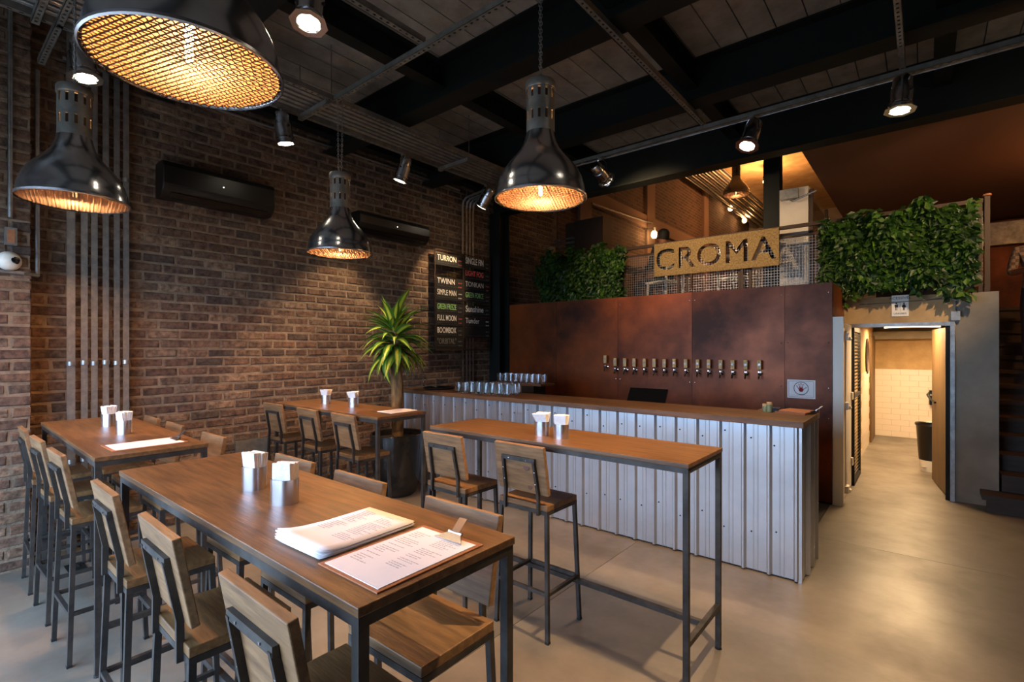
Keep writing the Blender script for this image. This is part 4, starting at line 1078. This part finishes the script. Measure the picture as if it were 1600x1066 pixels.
# corridor wood door edge and mirror
tag(MB().box(XC, XC + .03, 10.05, 10.85, 0, 1.75).build('corridor_door', 'door_wood'), 'plain wooden door at the far left of the corridor', 'door')
t = thing('oval_mirror', 'oval wooden-framed mirror high on the left corridor wall', 'mirror', (XC, 9.55, 1.42))
R_ = Matrix.Rotation(math.pi / 2, 4, 'Y'); MB().lathe([(.0, .004), (.2, .004)], 28, Matrix.Scale(1.25, 4, (0, 0, 1)) @ R_).build('glass', 'chrome', t); MB().lathe([(.19, 0), (.22, 0), (.22, .02), (.2, .022), (.19, .006)], 28, Matrix.Scale(1.25, 4, (0, 0, 1)) @ R_).build('frame', 'brown_metal', t)
# bin and towel box
t = thing('waste_bin', 'tall black-lined waste bin with a white base in the corridor', 'bin', (.08, 8.22, 0))
MB().lathe([(0, 0), (.125, 0), (.13, .02), (.138, .14)], 24).build('tub', 'white_plastic', t, True)
MB().lathe([(.139, .14), (.15, .3), (.165, .56), (.178, .575), (.175, .6), (.15, .59), (.14, .5), (0, .45)], 24).build('liner', 'bag_black', t, True)
MB().bar((-.10, -.09, .06), (-.06, -.118, .06), .03, .002).build('label', 'ink', t)
t = thing('towel_dispenser', 'dark wall dispenser above the bin in the corridor', 'dispenser', (.2, 10.96, .72)); MB().box(-.14, .1, -.11, 0, -.12, .12).build('case', 'black_gloss', t); MB().box(-.13, .09, -.113, -.11, .03, .06).build('slot', 'galvanised', t)
t = thing('corridor_lamp', 'warm tube lamp fixed to the corridor ceiling behind the lintel', 'lamp', (-.15, 7.3, 1.9))
MB().box(-.35, .35, -.03, .03, -.02, 0).build('housing', 'white_plastic', t); MB().tube([(-.33, 0, -.035), (.33, 0, -.035)], .013, 8).build('tube', 'strip_glow', t)
for yy in (7.3, 9.6):
    l = bpy.data.lights.new('corridor_light', 'AREA'); l.shape = 'RECTANGLE'; l.size = .7; l.size_y = .08; l.energy = P_CORR; l.color = (1, .66, .34)
    lo = bpy.data.objects.new('corridor_light', l); C.objects.link(lo); lo.location = (-.15, yy, 1.84)
    if yy < 8: lo.parent = t; lo.location = (0, 0, -.055)
    else:
        t2 = copy_tree(t); t2.location = (-.15, 9.6, 1.9); t2['label'] = 'second warm tube lamp deeper on the corridor ceiling'
        for ch in list(t2.children):
            if ch.type == 'LIGHT': bpy.data.objects.remove(ch)
        lo.parent = t2; lo.location = (0, 0, -.055)
# rubber mat behind the bar end
t = thing('rubber_mat', 'dark perforated rubber mat on the floor behind the bar end', 'mat', (-1.75, 5.2, 0))
MB().box(-1.0, 1.03, -.57, .57, 0, .008).build('base', 'rubber', t)
mm = MB()
for i in range(10):
    for j in range(18): mm.lathe([(0.0, .0082), (.011, .0082)], 6, Matrix.Translation((.5 + i * .055, -.55 + j * .064, 0)))
mm.build('drain_holes', 'black_matte', t, kind='stuff')

# ------------------------------------------------------------------ stairs
st = thing('staircase', 'dark wooden stairs rising beside the grey pier', 'stairs', (0, 0, 0))
nst = 13
for k in range(nst):
    z = ZM * (k + 1) / nst; y = 6.46 + k * .25; x0 = .42 if k == 0 else .575
    MB().box(x0, 1.95, y, y + (.275 if k == 0 else .28), z - .045, z).build('tread', 'step_wood', st)
    MB().box(x0 + .03 if k == 0 else .575, 1.95, y + .03, y + .05, ZM * k / nst, z - .045).build('riser', 'step_wood', st)

# ------------------------------------------------------------------ upstairs: partition, lamps, people
t = thing('white_partition', 'pale plaster partition behind the railing right of the letter sign', 'partition', (0, 7.05, ZM))
xa, xb = aty(1218, 300, 7.05).x, aty(1263, 300, 7.05).x
MB().box(xa, xb, 0, .15, 0, 3.54 - ZM).build('panel', 'plaster_white', t)
for y in (.0, 1.2, 2.4): MB().box(xb + .01, xb + .05, y, y + .05, 0, 3.5 - ZM).build('mullion', 'brown_metal', t)
for y in (.05, 1.25): MB().box(xb + .025, xb + .031, y, y + 1.15, .05, 3.45 - ZM).build('pane', 'glass', t)
tag(MB().box(xa - .2, xa - .01, 7.1, 7.28, ZM, 6.3).build('steel_column', 'dark_steel'), 'dark steel column left of the pale partition upstairs', 'column')
tag(MB().box(xa + .02, xa + .22, 6.96, 7.05, 3.40, 3.52).tube([(xa + .1, 6.98, 3.40), (xa + .16, 6.96, 3.36), (xb + .1, 6.96, 3.44)], .012, 8).build('junction_box', 'galvanised'), 'grey junction box with conduit at the top of the pale partition', 'box')
# white window framing on the far brick wall
def wy(u): return atx(u, 300, XW + .05).y
mat('post_plaster', (126, 100, 86), 0.9)
t = thing('wall_framing', 'pale plaster posts and beam on the far upstairs brick wall', 'framing', (XW, 0, 0))
for u0, u1, z1 in ((906, 924, 7.0), (1011, 1023, 7.0), (1100, 1107, 7.0)): MB().box(0, .06, wy(u0), wy(u1), ZM, z1).build('post', 'post_plaster', t)
for z in (3.35, 4.35): MB().box(0, .05, wy(906), wy(1107) if z > 4 else wy(1060), z, z + .3).build('beam', 'post_plaster', t)
# utility boxes by the left planter
for k, (u0, u1, v0, v1) in enumerate(((884, 897, 350, 402), (897, 942, 346, 402))):
    a, b = aty(u0, v0, 7.2), aty(u1, v1, 7.2)
    t = thing('utility_cabinet', ['narrow', 'wide'][k] + ' brown metal cabinet behind the left plant panel', 'cabinet', ((a.x + b.x) / 2, 7.35, ZM)); hw = (b.x - a.x) / 2
    MB().box(-hw, hw, -.15, .15, 0, a.z - ZM).build('body', 'brown_metal', t); MB().box(-hw + .015, hw - .015, -.158, -.15, .03, a.z - ZM - .03).build('door', 'brown_metal', t)
p = aty(861, 370, 6.95)
tag(MB().tube([(p.x, 6.95, ZM), (p.x, 6.95, 3.22)], .018, 8).build('conduit', 'galvanised'), 'short upright conduit left of the brown cabinets', 'conduit')
tag(MB().box(p.x + .0, p.x + .07, 6.9, 6.98, 3.1, 3.25).build('junction_box', 'plaster_tan'), 'tan junction box on the conduit by the brown cabinets', 'box')
for k in range(4):
    tag(MB().tube([(-4.95, 7.15, 3.4 - k * .07), (-4.55, 7.15, 3.4 - k * .07)], .025, 8).build('conduit', 'galvanised'), 'stub of conduit in the bundle above the brown cabinets', 'conduit', 'conduit bundle over the cabinets')
# conduits with caged bulbs along the far wall
tag(MB().tube([atx(925, 318, XW + .09), atx(1020, 350, XW + .09)], .02, 8).build('conduit', 'galvanised'), 'conduit leading to the nearest caged bulb upstairs', 'conduit')
def caged(u, v, x, label):
    p = atx(u, v, x)
    t = thing('caged_bulb', label, 'lamp', (p.x, p.y, p.z), group='caged bulbs upstairs')
    MB().lathe([(0, -.09), (.05, -.08), (.065, -.02), (.05, .05), (.03, .07), (0, .07)], 14).build('bulb', 'bulb_glow', t, True)
    c_ = MB()
    for k in range(6):
        a = k * math.pi / 3; c_.tube([(math.cos(a) * r, math.sin(a) * r, z) for r, z in ((.04, .09), (.085, .02), (.085, -.06), (.02, -.12))], .005, 4)
    c_.build('cage', 'brown_metal', t); MB().lathe([(.04, .07), (.045, .15), (0, .16)], 12).tube([(0, 0, .14), (XW - x, 0, .14)], .015, 6).build('holder', 'galvanised', t)
    add_light('POINT', 'bulb_light', (.18, -.1, 0), P_MEZZ * .14, AMBER, t, size=.05)
caged(1022, 366, -4.8, 'nearest caged glowing bulb upstairs, left above the letter sign')
caged(1141, 325, -4.8, 'caged glowing bulb just under the upstairs pendant lamp')
caged(1163, 344, -4.75, 'farthest caged glowing bulb upstairs')
tag(MB().tube([atx(1105, 292, -4.9), atx(1141, 318, -4.9), atx(1166, 338, -4.9)], .025, 8).build('conduit', 'galvanised'), 'long conduit between the two far caged bulbs', 'conduit')
for k in range(6): tag(MB().tube([(-4.75 + k * .17, 7.0, 6.0), (-4.75 + k * .17, YB, 6.0)], .05, 8).build('ceiling_conduit', 'galvanised'), 'thick conduit running back under the high upstairs ceiling', 'conduit', 'conduits under the high ceiling')
t = copy_tree(pend0); t.location = (-3.0, 10.9, 4.70); t.scale = (1.04,) * 3; t['label'] = 'small dark pendant lamp upstairs above the letter sign'; t['group'] = 'upstairs pendant lamps'
for ch in t.children:
    if ch.type == 'LIGHT': ch.data = ch.data.copy(); ch.data.energy = P_MEZZ * .6
tag(MB().tube([(-3.0, 10.9, 5.9), (-3.0, 10.9, 6.3)], .01, 6).build('lamp_stem', 'galvanised'), 'short stem above the upstairs pendant lamp', 'rod')
# two more ceiling lamps that light the rooms upstairs
def bulb_lamp(loc, power, label, col=AMBER):
    t = thing('ceiling_lamp', label, 'lamp', loc)
    MB().lathe([(0, 0), (.05, 0), (.05, -.03), (.02, -.04), (.02, -.08)], 14).build('base', 'black_matte', t, True); MB().lathe([(.02, -.08), (.045, -.12), (.045, -.15), (0, -.19)], 14).build('bulb', 'bulb_glow', t, True)
    add_light('POINT', 'bulb_light', (0, 0, -.34), power, col, t, size=.06)
bulb_lamp((-3.2, 14.2, 6.0), P_MEZZ * 2.0, 'bare bulb under the high ceiling at the far end upstairs')
bulb_lamp((1.8, 6.98, 3.56), P_MEZZ * .6, 'bare bulb under the low brown ceiling over the stairs, out of the picture')
# artwork frame strip on the far brown wall and dark band
a = aty(1568, 369, 10.9); b = aty(1598, 358, 10.9)
tag(MB().box(a.x, b.x, 10.93, 11.0, a.z - .03, a.z + .05).build('wall_strip', 'plaster_tan'), 'short pale strip on the brown wall above the stairs', 'strip')
tag(MB().box(.4, 4.0, 10.8, 11.0, 3.15, 3.5).build('wall_duct', 'galvanised'), 'grey horizontal duct high on the wall above the stairs', 'duct')
tag(MB().box(-.6, .40, 9.9, 9.95, ZM, 3.5).build('dark_partition', 'black_matte'), 'dark partition behind the right plant panel upstairs', 'partition')

# ------------------------------------------------------------------ people (one continuous skinned body each)
def body(name, label, loc, rz, J, E, mats, zones):
    t = thing(name, label, 'person', loc, rz)
    keys = list(J); me = bpy.data.meshes.new('body'); me.from_pydata([J[k][:3] for k in keys], [(keys.index(a), keys.index(b)) for a, b in E], [])
    o = bpy.data.objects.new('body', me); C.objects.link(o)
    sk = o.modifiers.new('skin', 'SKIN'); sk.use_smooth_shade = True
    for i, k in enumerate(keys):
        d = me.skin_vertices[0].data[i]; r = J[k][3]; d.radius = (r, r) if not isinstance(r, tuple) else r; d.use_root = (k == 'pelvis')
    sb = o.modifiers.new('sub', 'SUBSURF'); sb.levels = 2; sb.render_levels = 2
    dg = bpy.context.evaluated_depsgraph_get(); m2 = bpy.data.meshes.new_from_object(o.evaluated_get(dg)); bpy.data.objects.remove(o)
    m2.materials.clear()
    for m_ in mats: m2.materials.append(MATS[m_])
    for p in m2.polygons: p.material_index = zones(p.center); p.use_smooth = True
    mobj('body', m2, t); return t
def human(sit):
    hipz = .47 if sit else .92
    J = {'pelvis': (0, 0, hipz, (.15, .11)), 'waist': (0, .02, hipz + .2, (.14, .10)), 'chest': (0, .02, hipz + .40, (.17, .115)), 'neck': (0, .03, hipz + .54, .055), 'head': (0, .05, hipz + .63, .075), 'crown': (0, .05, hipz + .74, .085), 'top': (0, .05, hipz + .80, .05)}
    E = [('pelvis', 'waist'), ('waist', 'chest'), ('chest', 'neck'), ('neck', 'head'), ('head', 'crown'), ('crown', 'top')]
    for s_, n in ((-1, 'l'), (1, 'r')):
        J['sh' + n] = (s_ * .19, .02, hipz + .47, .06); J['el' + n] = (s_ * .25, .06, hipz + .2, .045); J['wr' + n] = (s_ * .14, .28, hipz + .23, .03); J['ha' + n] = (s_ * .11, .36, hipz + .24, .032)
        E += [('chest', 'sh' + n), ('sh' + n, 'el' + n), ('el' + n, 'wr' + n), ('wr' + n, 'ha' + n)]
        for f in range(4):
            J['f%d%s' % (f, n)] = (s_ * (.085 + f * .018), .42 + .008 * (f in (1, 2)), hipz + .235, .009); J['g%d%s' % (f, n)] = (s_ * (.083 + f * .018), .445 + .01 * (f in (1, 2)), hipz + .215, .008)
            E += [('ha' + n, 'f%d%s' % (f, n)), ('f%d%s' % (f, n), 'g%d%s' % (f, n))]
        J['th' + n] = (s_ * .065, .37, hipz + .225, .01); J['tj' + n] = (s_ * .055, .40, hipz + .22, .008); E += [('ha' + n, 'th' + n), ('th' + n, 'tj' + n)]
        if sit: J['hp' + n] = (s_ * .1, .04, hipz - .02, .09); J['kn' + n] = (s_ * .13, .44, hipz, .062); J['an' + n] = (s_ * .13, .44, .08, .042); J['to' + n] = (s_ * .14, .58, .035, .034)
        else: J['hp' + n] = (s_ * .09, 0, hipz - .06, .09); J['kn' + n] = (s_ * .1, .02, .5, .062); J['an' + n] = (s_ * .1, 0, .09, .042); J['to' + n] = (s_ * .11, .15, .035, .036)
        E += [('pelvis', 'hp' + n), ('hp' + n, 'kn' + n), ('kn' + n, 'an' + n), ('an' + n, 'to' + n)]
    return J, E, hipz
def face(t, hipz, hair):
    z = hipz + .70
    MB().lathe([(0, .115), (.05, .105), (.085, .07), (.094, .02), (.092, -.02), (.085, -.05)], 20, Matrix.Translation((0, .035, z)) @ Matrix.Rotation(.25, 4, 'X')).build('hair', hair, t, True)
    MB().prism([(.125, -.02), (.152, -.03), (.128, .02)], 'x', -.012, .012).build('nose', 'skin', t, loc=(0, 0, z - .01))
    for s_ in (-1, 1):
        MB().lathe([(0, -.009), (.009, 0), (0, .009)], 8, Matrix.Translation((s_ * .032, .128, z + .012))).build('eye', 'black_gloss', t); MB().lathe([(0, -.028), (.012, 0), (0, .028)], 8, Matrix.Translation((s_ * .088, .05, z - .005))).build('ear', 'skin', t)
    MB().box(-.022, .022, .122, .13, z - .062, z - .054).build('mouth', 'ink_red', t)
J, E, hz_ = human(True)
p = aty(1041, 372, 7.45)
t = body('person', 'dark-haired person in dark clothes seated behind the letter sign upstairs', (p.x, 7.4, ZM), 1.2, J, E, ('cloth_dark', 'skin', 'cloth_jeans'),
         lambda c: 1 if c.z > hz_ + .53 or (c.y > .26 and c.z > hz_ + .12) else (2 if c.z < hz_ + .03 else 0)); face(t, hz_, 'hair_dark')
J, E, hs_ = human(False)
t = body('person', 'person in a plaid shirt at the right edge, coming down the stairs', (1.02, 8.27, ZM * 8 / 13), 3.2, J, E, ('plaid', 'skin', 'cloth_jeans'),
         lambda c: 1 if c.z > hs_ + .53 or (c.y > .12 and c.z > hs_ + .1) else (2 if c.z < hs_ + .02 else 0)); face(t, hs_, 'hair_dark')
# chairs and table upstairs behind the mesh
def up_chair(x, y, rz, label):
    t = thing('mezzanine_chair', label, 'chair', (x, y, ZM), rz, 'white chairs upstairs')
    bevel(MB().box(-.2, .2, -.2, .2, .43, .46).build('seat', 'white_plastic', t), .008)
    for sx in (-1, 1):
        MB().bar((sx * .18, -.18, 0), (sx * .18, -.24, .88), .025).build('leg', 'white_plastic', t); MB().bar((sx * .18, .18, 0), (sx * .17, .17, .43), .025).build('leg', 'white_plastic', t)
    for z in (.62, .78): MB().box(-.18, .18, -.245, -.22, z, z + .05).build('back_slat', 'white_plastic', t)
up_chair(-4.15, 7.75, -1.9, 'white metal chair upstairs seen through the mesh left of the sign')
up_chair(-2.05, 7.6, -1.9, 'white metal chair upstairs behind the middle of the sign')
up_chair(p.x, 7.38, 1.2, 'white metal chair under the seated person upstairs')
t = thing('mezzanine_table', 'small dark table upstairs between the white chairs', 'table', (-3.52, 7.68, ZM)); MB().box(-.35, .35, -.3, .3, .71, .74).build('table_top', 'counter_wood', t)
for sx in (-1, 1):
    for sy in (-1, 1): MB().box(sx * .31 - .015, sx * .31 + .015, sy * .26 - .015, sy * .26 + .015, 0, .71).build('leg', 'raw_steel', t)
